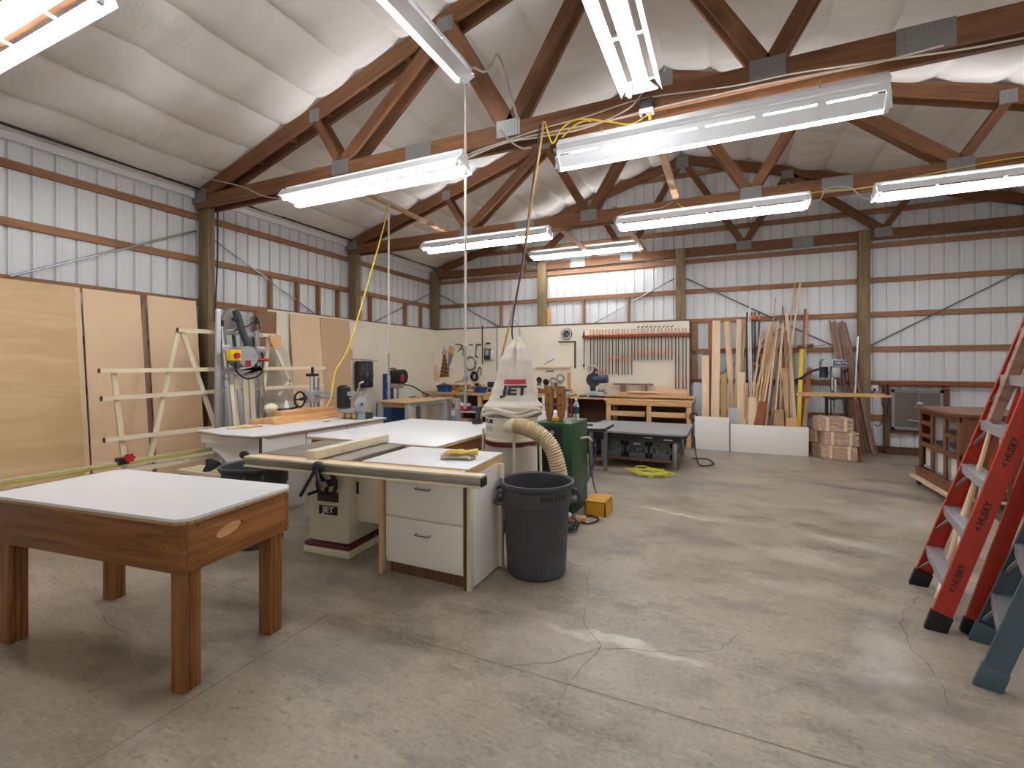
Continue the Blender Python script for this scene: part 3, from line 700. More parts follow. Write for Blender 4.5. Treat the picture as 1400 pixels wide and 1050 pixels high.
# ================================================================== dust collector
t = wthing('dust_collector', 'beige dust collector with tall canvas filter bag and ribbed hose beside green cabinet', 'dust collector', (-1.92, 4.20, 0))
C = Vector((-1.92, 4.20, 0))
g = G(); g.lathe([(.245, .83), (.262, .845), (.262, .865), (.255, .87), (.255, 1.05), (.262, 1.055), (.262, 1.07), (.25, 1.075)], C, 40); drum = g.put('drum', 'beige', t)
G().lathe([(.257, .80), (.265, .805), (.265, .845), (.257, .85)], C, 40).put('drum_stripe', 'maroon', t)
def rip(a, z): return .012*math.sin(3*a+z*4)+.006*math.sin(7*a-z*9)
G().lathe([(.23, .12), (.245, .15), (.25, .45), (.25, .70), (.252, .81)], C, 48, rip).put('lower_bag', 'cloth', t)
G().lathe([(.0, .0), (.22, .0), (.22, .02), (.22, .13), (0, .13)], C, 24).put('base', 'dark', t)
for k in range(4):
    a = .5+k*PI/2; G().cyl(C+Vector((.30*math.cos(a), .30*math.sin(a), 0)), C+Vector((.275*math.cos(a), .275*math.sin(a), .95)), .014, n=8).put('stand_leg', 'beige', t)
# direction facing the viewer is angle FA
FA = math.atan2(-C.y, -C.x)
def bagR(a, z):
    """radius of the hanging filter bag round its leaning axis"""
    u = (z-1.11)/(1.86-1.11); u = max(0, min(1, u))
    e = [(0, .275), (.08, .285), (.16, .235), (.25, .215), (.45, .18), (.65, .155), (.8, .115), (.92, .05), (1, .012)]
    for (u0, r0), (u1, r1) in zip(e, e[1:]):
        if u <= u1: q = (u-u0)/(u1-u0); q = q*q*(3-2*q); r = r0+(r1-r0)*q; break
    d = a-FA
    return r*(1+.05*math.sin(5*d+2*u)*(1-u*.3)-.34*math.exp(-((math.atan2(math.sin(d+.12), math.cos(d+.12)))/.13)**2)*max(0, min(1, (u-.42)/.3)) - .10*math.exp(-((math.atan2(math.sin(d-.45), math.cos(d-.45)))/.18)**2)*max(0, 1-abs(u-.2)/.15))
def bagP(a, z, lift=0):
    u = (z-1.11)/.75; cx = C+Vector((.10*_c*u*.6, .10*_s*u*.6, 0))
    r = bagR(a, z)+lift; return Vector((cx.x+r*math.cos(a), cx.y+r*math.sin(a), z))
g = G(); rings = []
for i in range(49):
    z = 1.11+.75*i/48; rings.append([g.bm.verts.new(bagP(2*PI*k/64, z)) for k in range(64)])
for a, b in zip(rings, rings[1:]):
    for k in range(64): g.bm.faces.new((a[k], a[(k+1) % 64], b[(k+1) % 64], b[k]))
g.bm.faces.new(rings[-1]); bag = g.put('filter_bag', 'cloth', t)
g = G()
for z, r0 in ((1.115, .275), (1.145, .275)):
    g.sweep([C+Vector((r0*math.cos(2*PI*k/60), r0*math.sin(2*PI*k/60), z+.018*math.sin(2*PI*k/60*4+z*30)-.01)) for k in range(60)], .022, 8, closed=True)
g.put('bag_skirt', 'cloth', bag)
G().sweep([C+Vector((.268*math.cos(2*PI*k/40), .268*math.sin(2*PI*k/40), 1.085)) for k in range(40)], .006, 6, closed=True).put('clamp_band', 'steel', t)
def patch(x0, x1, z0, z1, m, name):
    gg = G(); nx = 18; nz = 5; vs = [[gg.bm.verts.new(bagP(FA+(x0+(x1-x0)*i/nx)/.19, z0+(z1-z0)*j/nz, .004)) for i in range(nx+1)] for j in range(nz+1)]
    for j in range(nz):
        for i in range(nx): gg.bm.faces.new((vs[j][i], vs[j][i+1], vs[j+1][i+1], vs[j+1][i]))
    return gg.put(name, m, bag)
patch(-.105, .125, 1.385, 1.428, 'letter_red', 'printed_stripe')
lettering('printed_letters', 'JET', .115, 'letter_black', bag, Matrix(), .0008, .005, wrap=lambda c: bagP(FA+(c.x+.012)/.19, 1.322+c.y, .005+c.z), sx=1.4)
top = bagP(0, 1.86); g = G(); g.sweep(spline([top+Vector((0, 0, -.06)), top+Vector((.01, 0, .02)), top+Vector((0, 0, .05)), top+Vector((-.012, 0, .02)), top+Vector((0, 0, -.04))]), .004, 6)
g.sweep(spline([top+Vector((0, 0, .045)), top+Vector((-.03, 0, .12)), top+Vector((-.10, .0, .16))]), .004, 6); g.put('hook', 'steel', t)
# badge on drum and hose
def ond(c, r=.258):
    a = FA-1.0+c.x/r; return Vector((C.x+r*math.cos(a), C.y+r*math.sin(a), c.y))
g = G(); vs = [[g.bm.verts.new(ond(Vector((x, z, 0)))) for x in (-.06, -.02, .02, .06)] for z in (1.015, 1.06)]
for i in range(3): g.bm.faces.new((vs[0][i], vs[0][i+1], vs[1][i+1], vs[1][i]))
g.put('badge', 'letter_black', drum)
lettering('badge_lettering', 'JET', .030, 'letter_white', drum, Matrix(), .0005, .001, wrap=lambda c: ond(Vector((c.x, 1.037+c.y, 0)), .2595+c.z))
g = G(); vs = [[g.bm.verts.new(ond(Vector((x, z, 0)))) for x in (-.055, -.02, .02, .055)] for z in (.94, .985)]
for i in range(3): g.bm.faces.new((vs[0][i], vs[0][i+1], vs[1][i+1], vs[1][i]))
g.put('instruction_label', 'greyplastic', drum)
hp = [aty(698, 582, 3.97), aty(707, 582, 3.92), aty(718, 584, 3.90), aty(738, 594, 3.90), aty(754, 612, 3.92), aty(763, 640, 3.93), aty(766, 670, 3.95), aty(766, 700, 3.95)]
G().sweep([aty(684, 586, 4.06), aty(692, 584, 4.01), aty(700, 582.5, 3.955), hp[1]], lambda u: .045+.025*min(1, u*1.6), 20).put('inlet_pipe', 'beige', t)
sp = spline(hp[1:], 24); L = len(sp)
G().sweep(sp, lambda u: .070+.006*math.sin(u*(L-1)*2*PI/3.0), 20).put('flexible_hose', 'hose', t)
# ================================================================== green cabinet machine
t = wthing('machine_cabinet', 'dark green steel cabinet with black front panel and cables down its side', 'machine', (-1.64, 4.95, 0))
G().bb(-1.86, -1.45, 4.66, 5.24, .03, .96, .008).put('body', 'green', t); G().bb(-1.80, -1.55, 4.652, 4.662, .28, .93, .003).put('front_panel', 'black', t)
g = G()
for x, z in ((-1.47, .94), (-1.84, .94), (-1.47, .35), (-1.84, .35)): g.cyl((x, 4.66, z), (x, 4.654, z), .009, n=10)
for y, z in ((4.80, .42), (5.0, .3), (4.9, .8), (5.1, .5), (4.72, .06)): g.cyl((-1.45, y, z), (-1.444, y, z), .008, n=10)
g.put('screw', 'chrome', t)
g = G(); g.cyl((-1.665, 4.652, .86), (-1.665, 4.648, .86), .012, n=12)
for k in range(6): g.cyl((-1.665+.02*math.cos(k*PI/3), 4.652, .86+.02*math.sin(k*PI/3)), (-1.665+.02*math.cos(k*PI/3), 4.647, .86+.02*math.sin(k*PI/3)), .007, n=8)
g.put('vent_rosette', 'greyplastic', t)
G().sweep(spline([(-1.44, 4.95, .78), (-1.38, 4.98, .78), (-1.32, 5.02, .70), (-1.31, 5.02, .52), (-1.36, 4.85, .32), (-1.41, 4.66, .20), (-1.47, 4.62, .18)]), .011, 8).put('air_hose', 'navy', t)
G().sweep(spline([(-1.44, 4.93, .78), (-1.37, 4.97, .785), (-1.33, 5.0, .745)]), .012, 8).put('hose_sleeve', 'white_cord', t)
for x in (-1.84, -1.47):
    for y in (4.68, 5.2): G().cyl((x, y, 0), (x, y, .04), .02, n=10).put('foot', 'rubber', t)
t = wthing('wooden_handscrew', 'wooden handscrew clamp with two thick jaws standing on green cabinet beside the filter bag', 'clamp', (-1.73, 4.93, .962))
for x, d in ((-1.795, -1), (-1.66, 1)):
    G().prism([(x-.034, 1.02), (x-.016, .962), (x+.016, .962), (x+.034, 1.02), (x+.046, 1.12), (x+.046, 1.31), (x+.03, 1.335), (x-.046, 1.335), (x-.046, 1.12)], 'y', 4.90, 4.96).put('jaw', 'oak_z', t)
    g = G()
    for z in (1.13, 1.24): g.cyl((x, 4.90, z), (x, 4.895, z), .012, n=12)
    g.put('pivot_hole', 'dark', t)
for z in (1.13, 1.24, 1.30):
    G().cyl((-1.90, 4.93, z), (-1.56, 4.93, z), .006, n=8).put('screw_rod', 'steel', t)
tag(G().box((-1.68, 4.80, .985), (.07, .05, .046), None, .006).put('wax_block', 'ochre'), 'small yellow block at foot of the wooden clamps on green cabinet', 'block')
t = wthing('water_bottle', 'clear water bottle with blue label standing on the green cabinet', 'bottle', (-1.525, 5.05, .962))
mg, ntg, bg = base('clear_bottle_plastic', .08); bg.inputs['Transmission Weight'].default_value = .85; bg.inputs['Base Color'].default_value = (.9, .95, 1, 1); bg.inputs['IOR'].default_value = 1.2
M['bottle'] = mg
G().lathe([(0, .962), (.033, .963), (.035, .98), (.035, 1.11), (.028, 1.14), (.014, 1.165), (.013, 1.18), (0, 1.18)], (-1.525, 5.05, 0), 20).put('bottle_body', 'bottle', t)
G().lathe([(.0358, 1.03), (.0358, 1.10)], (-1.525, 5.05, 0), 20).put('bottle_label', 'navy', t); G().cyl((-1.525, 5.05, 1.178), (-1.525, 5.05, 1.195), .016, n=12).put('cap', 'white', t)
t = wthing('foot_pedal', 'orange yellow foot pedal cover on the floor beside green cabinet', 'pedal', (-1.25, 4.98, 0))
g = G(); g.prism([(4.80, 0), (4.80, .13), (4.83, .15), (5.08, .15), (5.14, .10), (5.14, 0)], 'x', -1.355, -1.345); g.prism([(4.80, 0), (4.80, .13), (4.83, .15), (5.08, .15), (5.14, .10), (5.14, 0)], 'x', -1.15, -1.14)
g.bb(-1.355, -1.14, 4.80, 5.12, .14, .152); g.bb(-1.355, -1.14, 5.13, 5.142, .0, .11); g.bb(-1.355, -1.14, 4.80, 4.812, .0, .145); g.put('pedal_cover', 'ochre', t)
tag(cord('pedal_cable', [(-1.26, 5.12, .05), (-1.36, 5.2, .2), (-1.42, 5.22, .5), (-1.44, 5.2, .82)], .006, 'rubber'), 'thin black cord rising from foot pedal along the green cabinet', 'cord')
tag(cord('power_cable', [(-1.40, 4.60, .02), (-1.25, 4.5, .015), (-1.18, 4.68, .015), (-1.3, 4.76, .015), (-1.5, 4.58, .02)], .008, 'rubber'), 'black cord looping on the floor between bin and foot pedal', 'cord')
tag(G().box((-1.36, 4.55, .035), (.16, .08, .05), Euler((0, 0, .3)).to_matrix(), .004).put('wood_block', 'honey'), 'short wooden block on the floor under corner of green cabinet', 'block')
t = wthing('chain_hoist', 'heap of dark chain and hook on the floor behind the lettered bin', 'chain', (-1.37, 4.25, 0))
rr = random.Random(2); g = G()
for k in range(26):
    p = Vector((-1.36+rr.uniform(-.07, .07), 4.25+rr.uniform(-.1, .12), .015+abs(rr.gauss(0, .05)))); rot = Euler((rr.uniform(0, 3), rr.uniform(0, 3), 0)).to_matrix()
    g.sweep([p+rot @ Vector((.022*math.cos(2*PI*i/10), .014*math.sin(2*PI*i/10), 0)) for i in range(10)], .005, 6, closed=True)
g.put('chain_links', 'dark', t); G().ball((-1.40, 4.34, .12), .045, 12, (1.2, .8, .8)).put('hook_block', 'greyplastic', t)
# ================================================================== left wall: sheet goods
def sheet(y0, y1, xt, xb, z1, th, m, label, name='fibreboard_sheet', group=None):
    a = math.atan2(xb-xt, z1)
    o = G().box((0, (y0+y1)/2, z1/2/math.cos(a)), (th, y1-y0, z1/math.cos(a))).put(name, m, None, False, (xb, 0, 0), (0, -a, 0))
    return tag(o, label, 'board', group)
sheet(1.60, 2.825, -6.78, -6.50, 2.455, .018, 'ply', 'large tan sheet leaning on the left wall, the one nearest the camera')
sheet(1.66, 2.885, -6.80, -6.53, 2.455, .016, 'mdf2', 'pale sheet showing as a narrow strip behind the nearest large tan sheet')
sheet(2.91, 3.50, -6.80, -6.55, 2.455, .018, 'mdf2', 'smooth tan sheet leaning on left wall, middle one of the three')
sheet(3.515, 3.57, -6.82, -6.60, 2.455, .03, 'greywood', 'narrow brown board edge between two tan sheets on left wall')
sheet(3.58, 4.19, -6.80, -6.56, 2.465, .018, 'mdf2', 'smooth tan sheet leaning on left wall, right beside the timber post')
struct(G().bb(-6.96, -6.945, 5.45, 10.33, .0, 2.50).put('wall_left_lining', 'cream'))
struct(G().bb(-6.955, -.70, 10.335, 10.35, .0, 2.49).put('wall_back_lining', 'cream'))
struct(G().bb(-6.955, -.70, 10.33, 10.365, 2.49, 2.505).put('trim_4', 'dark'))
struct(G().bb(-.715, -.69, 10.32, 10.40, 0, 2.50).put('trim_5', 'oldwood'))
sheet(5.52, 5.80, -6.91, -6.80, 2.46, .018, 'cream', 'cream board behind the white rack, left of the leaning tan sheets')
sheet(5.86, 6.52, -6.92, -6.74, 2.47, .018, 'mdf2', 'light tan sheet leaning on lined wall behind the white rack')
sheet(6.54, 7.28, -6.925, -6.80, 2.47, .018, 'mdf3', 'darker tan sheet on the lined wall left of the box fan')
# ================================================================== panel saw with its rack
XP = -6.10
t = wthing('panel_saw', 'upright panel saw on a cream wooden rack with chromed guide tubes and yellow switch box', 'panel saw', (XP, 4.4, 0))
def pw(n, a, b, m='pale', w=.03, h=.05, x=XP): return beam(n, atx(*a, x), atx(*b, x), w, h, m, t, up=(1, 0, 0) if 0 else (0, 0, 1))
ends = []
for a, b in (((243, 451), (376, 459)), ((136, 507), (444, 503)), ((139, 545), (442, 526)), ((143, 602), (300, 584)), ((168, 634), (300, 618))):
    pw('rail', a, b); ends.append(atx(*a, XP))
for p in ends[:4]: G().box((p.x, p.y-.004, p.z), (.032, .012, .052)).put('rail_end', 'maroon', t)
for a, b in (((155, 508), (171, 640)), ((243, 452), (202, 640)), ((249, 453), (300, 600)), ((367, 462), (356, 580)), ((371, 465), (420, 575)), ((429, 504), (440, 560)), ((396, 520), (380, 540))):
    pw('upright', a, b, x=XP-.035)
for a in ((205, 640), (300, 600), (171, 640), (356, 580)):
    p = atx(*a, XP-.035); beam('foot', (p.x, p.y, p.z), (p.x+.02, p.y-.05, 0), .03, .05, 'pale', t)
p = atx(373, 465, XP); G().prism([(p.y-.08, p.z+.07), (p.y+.10, p.z+.07), (p.y+.10, p.z-.08), (p.y+.05, p.z-.13), (p.y-.02, p.z-.12), (p.y-.08, p.z-.02)], 'x', XP+.02, XP+.05).put('corner_block', 'honey', t)
XT = -5.98
for a, b, r in (((304, 446), (319, 612), .032), ((350, 452), (364, 606), .032)):
    G().cyl(atx(*a, XT), atx(*b, XT), r, n=16).put('guide_tube', 'chrome', t)
for a in ((304, 444), (351, 440)): G().cyl(atx(a[0], a[1]+3, XT), atx(a[0], a[1]-6, XT), .02, n=10).put('tube_stop', 'black', t)
for a, b in (((322, 505), (332, 640)), ((334, 505), (342, 640)), ((343, 508), (350, 630))):
    beam('track_strip', atx(*a, XT-.03), atx(*b, XT-.03), .07, .012, 'pale', t, up=(0, 1, 0) if 0 else (1, 0, 0))
def bx(u, v, du, dv, m, name, x=XT+.03, th=.1, par=None, bev=.01):
    p = atx(u-du, v+dv, x); q = atx(u+du, v-dv, x)
    return G().bb(x-th/2, x+th/2, p.y, q.y, p.z, q.z, bev).put(name, m, par or t)
car = bx(330, 507, 24, 5, 'alu', 'carriage_plate', XT+.01, .03)
bx(306, 477, 6, 5, 'alu', 'carriage_bearing', XT, .12); bx(353, 478, 6, 4, 'alu', 'carriage_bearing', XT, .12)
mo = G(); pm = atx(330, 488, XT+.1); mo.cyl(pm+Vector((-.1, .0, 0)), pm+Vector((.14, 0, 0)), .14, n=20); mo.put('saw_motor', 'lampgrey', t)
mo = G(); pm = atx(338, 485, XT+.16); mo.ball(pm, .12, 14, (.7, 1, 1.1)); mo.put('motor_housing', 'dark', t)
sw = bx(319.5, 485.5, 7.5, 7.5, 'yellow', 'switch_box', XT+.22, .10)
ps = atx(323.5, 486, XT+.28); G().cyl(ps-Vector((.03, 0, 0)), ps+Vector((.03, 0, 0)), .035, n=14).put('stop_button', 'red', sw)
bx(339, 497, 3.5, 4.5, 'letter_red', 'warning_label', XT+.24, .01)
pt = atx(355, 492, XT+.06); G().cyl(pt+Vector((0, -.13, 0)), pt+Vector((0, .13, 0)), .022, n=12).put('red_grip', 'red', t)
G().sweep(spline([atx(322, 425, XT+.02), atx(326, 436, XT+.05), atx(332, 455, XT+.1), atx(340, 475, XT+.16), atx(345, 489, XT+.2)]), .045, 12).put('vacuum_hose', 'dark', t)
G().sweep([atx(319, 437, XT+.05), atx(325, 434, XT+.05), atx(328, 431, XT+.05)], .03, 10).put('hose_fork', 'dark', t)
g = G(); P = [atx(u, v, XT-.1) for u, v in ((300, 450), (306, 432), (312, 423), (320, 421), (326, 425), (328, 450))]
g.prism([(p.y, p.z) for p in P], 'x', XT-.16, XT-.10); g.put('blade_guard', 'screenframe', t)
for a, b, mm, r in (((299, 460), (304, 520), 'alu', .022), ((319, 458), (322, 480), 'green', .022), ((330, 460), (332, 478), 'alu', .022), ((337, 456), (344, 500), 'alu', .014), ((346, 462), (350, 505), 'dark', .012), ((309, 512), (318, 606), 'alu', .018), ((356, 480), (366, 600), 'chrome', .014)):
    G().cyl(atx(*a, XT-.04), atx(*b, XT-.04), r, n=10).put('lift_rod', mm, t)
beam('cross_bar', atx(298, 452, XT-.03), atx(358, 459, XT-.03), .03, .05, 'alu', t)
bx(334, 478, 4, 3, 'white', 'motor_label', XT+.20, .04)
g = G(); P = [atx(u, v, XT+.02) for u, v in ((300, 506), (355, 506), (352, 500), (345, 505), (330, 511), (300, 512))]
g.prism([(p.y, p.z) for p in P], 'x', XT+.05, XT+.08); g.put('base_plate', 'alu', t)
G().sweep(spline([atx(322, 495, XT+.2), atx(323, 507, XT+.2), atx(335, 517, XT+.15), atx(348, 516, XT+.12), atx(358, 508, XT+.1), atx(359, 488, XT+.05), atx(353, 474, XT+.04)]), .011, 8).put('saw_cable', 'rubber', t)
G().sweep(spline([atx(320, 452, XT+.02), atx(338, 446, XT), atx(352, 438, XT), atx(355, 450, XT)]), .008, 8).put('lift_cable', 'rubber', t)
p0 = atx(293, 422, -6.0); tag(stick('straight_edge', (-5.78, p0.y-.12, 0), (p0.x, p0.y+.05, p0.z), .055, .03, 'alu', None, (1, 0, 0)), 'tall pale aluminium straight edge leaning in front of the timber post', 'straight edge')
for k, (u, mm, lab) in enumerate(((309, 'alu', 'grey metal bar'), (316, 'pale', 'cream wooden strip'), (326, 'alu', 'thin grey channel'))):
    p = atx(u, 520+k*6, -5.86); q = atx(u+14, 640, -5.72); tag(stick('leaning_strip', (q.x, q.y, .0), p, .05, .02, mm, None, (1, 0, 0)), lab+' standing upright under the panel saw carriage', 'strip')
# red brown slab and cord hanging behind
p = atx(364, 441, -6.86); tag(G().bb(-6.90, -6.82, p.y-.20, p.y+.16, p.z-.60, p.z+.18)  .put('rough_slab', 'bark'), 'red brown rough board standing behind the orange corner block of the panel saw', 'board')
# black cable down the post
tag(cord('cable', [(-6.79, 4.50, 3.98), (-6.79, 4.50, 3.2), (-6.78, 4.47, 2.6), (-6.77, 4.45, 2.2)], .012, 'dark'), 'dark cable running down the thick post on the left wall', 'cable')
# second, small dust collector
t = wthing('dust_collector', 'small beige drum dust collector with cloth bag behind the white rack', 'dust collector', (-6.52, 5.28, 0))
Cc = (-6.52, 5.28, 0)
dr = G().lathe([(0, .70), (.25, .70), (.25, .98), (.257, .985), (.257, 1.0), (0, 1.0)], Cc, 32).put('drum', 'beige', t)
G().lathe([(.252, .72), (.256, .725), (.256, .745), (.252, .75)], Cc, 32).put('drum_stripe', 'maroon', t)
G().lathe([(0, 0), (.2, 0), (.22, .2), (.235, .70), (0, .70)], Cc, 24, rip).put('lower_bag', 'cloth', t)
G().lathe([(.25, 1.0), (.265, 1.04), (.25, 1.12), (.235, 1.35), (.20, 1.6), (.14, 1.8), (.03, 1.93), (0, 1.94)], Cc, 36, lambda a, z: .012*math.sin(5*a+z*3)).put('filter_bag', 'cloth', t)
fa = math.atan2(5.28, -6.52)+PI
bdg = G(); vs = [[bdg.bm.verts.new((Cc[0]+.2525*math.cos(fa+a), Cc[1]+.2525*math.sin(fa+a), z)) for a in (-.12, .12, .36)] for z in (.85, .90)]
for i in range(2): bdg.bm.faces.new((vs[0][i], vs[0][i+1], vs[1][i+1], vs[1][i]))
bdg.put('badge', 'letter_black', dr)
# ================================================================== left bench with radial arm saw
t = wthing('saw_bench', 'long white topped bench with arched end bracket and measuring rail, along the left wall', 'bench', (-4.58, 4.0, 0))
G().prism([(-5.06, 3.14), (-4.55, 3.06), (-4.16, 3.10), (-4.08, 3.22), (-4.08, 4.97), (-5.06, 4.97)], 'z', .868, .880).put('laminate_top', 'white', t)
G().prism([(-5.055, 3.145), (-4.55, 3.065), (-4.165, 3.105), (-4.085, 3.225), (-4.085, 4.965), (-5.055, 4.965)], 'z', .852, .868).put('top_edge', 'plyedge', t)
G().bb(-5.03, -4.13, 3.16, 3.18, .755, .852).put('end_apron', 'whitewood', t)
P = [(-5.03, .755), (-5.03, .68)]+[(-4.98+.42*math.sin(a), .68-.42*(1-math.cos(a))) for a in [k*PI/20 for k in range(1, 10)]]+[(-4.50, .20), (-4.50, 0), (-4.42, 0), (-4.42, .755)]
G().prism(P, 'y', 3.20, 3.22).put('arched_bracket', 'whitewood', t)
for y0, y1 in ((3.12, 3.68), (3.71, 4.27), (4.30, 4.93)): G().bb(-4.132, -4.112, y0+.04 if y0 < 3.2 else y0, y1, .10, .85, .002).put('cabinet_door', 'whitewood', t)
G().bb(-4.45, -4.133, 3.17, 4.93, .0, .85).put('carcass', 'whitewood', t); G().bb(-4.135, -4.11, 3.15, 3.165, .0, .852).put('edge_strip', 'oldwood', t)
G().bb(-5.03, -4.46, 4.88, 4.93, 0, .852).put('back_leg_panel', 'whitewood', t)
r = G().bb(-4.97, -4.91, .70, 3.2, .665, .70, .003).put('measuring_rail', 'alu', t)
G().bb(-4.955, -4.93, .70, 3.2, .70, .7015).put('tape_strip', 'lime', r)
G().bb(-4.908, -4.9065, .70, 3.2, .672, .688).put('tape_strip', 'lime', r)
G().bb(-4.965, -4.92, .70, 3.25, .585, .625).put('rail_support', 'pale', t)
st = G().box((-4.93, 2.40, .705), (.07, .09, .06), None, .006).put('rail_stop', 'dark', t)
g = G(); g.cyl((-4.90, 2.42, .73), (-4.84, 2.42, .735), .034, n=14)
for k in range(6): g.ball((-4.85, 2.42+.032*math.cos(k*PI/3), .735+.032*math.sin(k*PI/3)), .013, 8)
g.put('stop_knob', 'red', st)
G().ball((-4.22, 3.06, .70), .05, 10, (1.3, .7, .8)).put('power_switch', 'black', t)
tag(G().bb(-4.92, -4.74, 3.80, 4.82, .881, .955, .002).bb(-4.745, -4.70, 3.80, 4.82, .881, .905, .002).put('fence_board', 'honey'), 'long honey coloured fence board lying on the white saw bench', 'board')
tag(G().bb(-4.99, -4.84, 3.98, 4.80, .957, 1.01, .002).put('fence_board', 'honey'), 'honey coloured board lying on top of the long fence board', 'board')
tag(G().bb(-5.03, -4.94, 3.70, 3.95, .881, .94, .002).put('wood_offcut', 'pine_y'), 'pale short offcut beside the end of the fence boards on saw bench', 'offcut')
tag(G().cyl((-4.82, 3.30, .893), (-4.70, 3.62, .893), .013, n=10).put('dowel', 'pine_y'), 'short wooden dowel lying on the front of the white saw bench', 'dowel')
tag(G().bb(-4.45, -4.40, 4.25, 4.31, .881, .887).put('steel_plate', 'steel'), 'tiny metal plate lying on the white saw bench', 'plate')
# radial arm saw
t = wthing('radial_arm_saw', 'grey radial arm saw with black motor and crank wheel on the white saw bench', 'saw', (-4.95, 4.60, .88))
g = G(); g.cyl((-5.03, 4.62, .88), (-5.03, 4.62, 1.42), .035, n=14); g.put('column', 'chrome', t); g = G(); g.cyl((-5.0, 4.69, 1.0), (-5.0, 4.69, 1.40), .015); g.put('elevating_screw', 'steel', t)
G().box((-5.03, 4.62, 1.15), (.16, .16, .16), None, .02).put('column_clamp', 'lampgrey', t)
g = G(); g.bar((-5.0, 4.62, 1.20), (-4.20, 4.66, 1.20), .07, .05); g.cyl((-5.0, 4.62, 1.14), (-4.25, 4.66, 1.14), .014); g.put('arm', 'lampgrey', t)
g = G(); g.cyl((-5.03, 4.62, 1.42), (-5.03, 4.62, 1.455), .08, n=18); g.cyl((-5.03, 4.62, 1.45), (-5.03, 4.62, 1.54), .018); g.put('elevating_crank', 'black', t)
g = G(); g.sweep([(-5.08+.0, 4.46+.08*math.cos(2*PI*k/20), 1.12+.10*math.sin(2*PI*k/20)) for k in range(20)], .013, 8, closed=True)
g.cyl((-5.08, 4.46, 1.12), (-5.03, 4.60, 1.15), .02); g.bar((-5.08, 4.38, 1.12), (-5.08, 4.54, 1.12), .015, .02); g.cyl((-5.08, 4.42, 1.02), (-5.2, 4.25, .99), .013); g.put('crank_wheel', 'black', t)
g = G(); g.cyl((-4.50, 4.64, 1.02), (-4.50, 4.64, 1.27), .085, n=18); g.ball((-4.50, 4.64, 1.27), .085, 14, (1, 1, .5)); g.put('motor', 'black', t)
g = G(); g.lathe([(.02, 0), (.085, .01), (.085, .05), (.02, .06)], (0, 0, 0), 24); o = g.put('blade_guard', 'lampgrey', t, loc=(-4.20, 4.60, 1.08), rot=(PI/2, 0, 1.1))
g = G(); g.cyl((-4.26, 4.62, 1.18), (-4.18, 4.58, 1.34), .010); g.cyl((-4.18, 4.58, 1.34), (-4.12, 4.57, 1.36), .012); g.box((-4.40, 4.64, .985), (.28, .14, .05), None, .01); g.put('yoke', 'lampgrey', t)
t = wthing('puck_box', 'small box with three round wooden rollers beneath the radial arm saw arm', 'box', (-4.40, 4.72, .88))
G().bb(-4.56, -4.16, 4.66, 4.80, .881, .96, .004).put('case', 'dark', t)
for x in (-4.50, -4.40, -4.31): G().cyl((x, 4.66, .925), (x, 4.61, .925), .036, n=16).put('roller', 'pine_y', t)
G().bb(-4.27, -4.16, 4.62, 4.66, .881, .975, .006).put('end_block', 'lampgrey', t)
t = wthing('spray_can', 'white and blue spray can standing on the saw bench behind fence boards', 'can', (-5.02, 4.18, .88))
G().lathe([(0, .881), (.032, .881), (.032, 1.07), (.02, 1.095), (.016, 1.12), (0, 1.12)], (-5.02, 4.20, 0), 18).put('can_body', 'white', t); G().lathe([(.0325, .91), (.0325, 1.03)], (-5.02, 4.20, 0), 18).put('can_label', 'blue', t)
tag(G().ball((-5.03, 3.99, 1.045), .075, 12, (1, 1.1, .85)).put('paper_roll', 'beige'), 'round beige lump beside the spray can behind fence boards', 'lump')
t = wthing('glue_bottle', 'small pale bottle lying behind fence boards near the yellow cord', 'bottle', (-5.03, 4.36, 1.0))
G().cyl((-5.02, 4.36, .92), (-5.02, 4.52, .94), .03, n=14).put('bottle_body', 'white', t); G().cyl((-5.02, 4.36, .92), (-5.02, 4.31, .92), .012, n=10).put('cap', 'green', t)
# dark wheel and pale planks under the bench end
tag(G().lathe([(.12, -.03), (.2, -.04), (.22, 0), (.2, .04), (.12, .03), (.12, -.03)], (0, 0, 0), 28).put('rubber_wheel', 'rubber', None, True, (-5.55, 3.62, .22), (0, PI/2, .6)), 'black rubber wheel standing on floor behind the arched bench end', 'wheel')
for k in range(3): tag(G().bb(-5.9, -4.75, 3.42+k*.10, 3.50+k*.10, .30, .34).put('plank', 'pale'), ordinal(k)+' pale plank from the camera lying low behind the arched bench bracket', 'plank', 'pale planks under the bench')
tag(G().bb(-5.85, -4.8, 3.40, 3.72, 0, .295, .01).put('tool_case', 'dark'), 'dark case on the floor under pale planks behind the bench bracket', 'case')
# ================================================================== lined corner: fan, blue machine, small table
t = wthing('box_fan', 'dark box fan hanging on the lined left wall from a wooden hook', 'fan', (-6.82, 7.55, 1.11))
G().bb(-6.90, -6.77, 7.40, 7.83, 1.11, 1.66, .03).put('housing', 'dark', t)
g = G()
for k in range(1, 6): g.sweep([(-6.752, 7.615+.038*k*math.cos(2*PI*i/28), 1.385+.045*k*math.sin(2*PI*i/28)) for i in range(28)], .004, 5, closed=True)
for k in range(8): g.cyl((-6.752, 7.615, 1.385), (-6.752, 7.615+.19*math.cos(k*PI/4), 1.385+.23*math.sin(k*PI/4)), .004, n=6)
g.cyl((-6.76, 7.615, 1.385), (-6.745, 7.615, 1.385), .035); g.put('grille', 'steel', t)
G().bb(-6.935, -6.88, 7.26, 7.34, 1.68, 1.90).put('wall_hook', 'honey', t); g = G(); g.cyl((-6.90, 7.3, 1.68), (-6.72, 7.3, 1.70), .008); g.cyl((-6.72, 7.3, 1.70), (-6.74, 7.92, 1.67), .007); g.cyl((-6.80, 7.56, 1.65), (-6.78, 7.56, 1.70), .006); g.put('hanger_rod', 'steel', t)
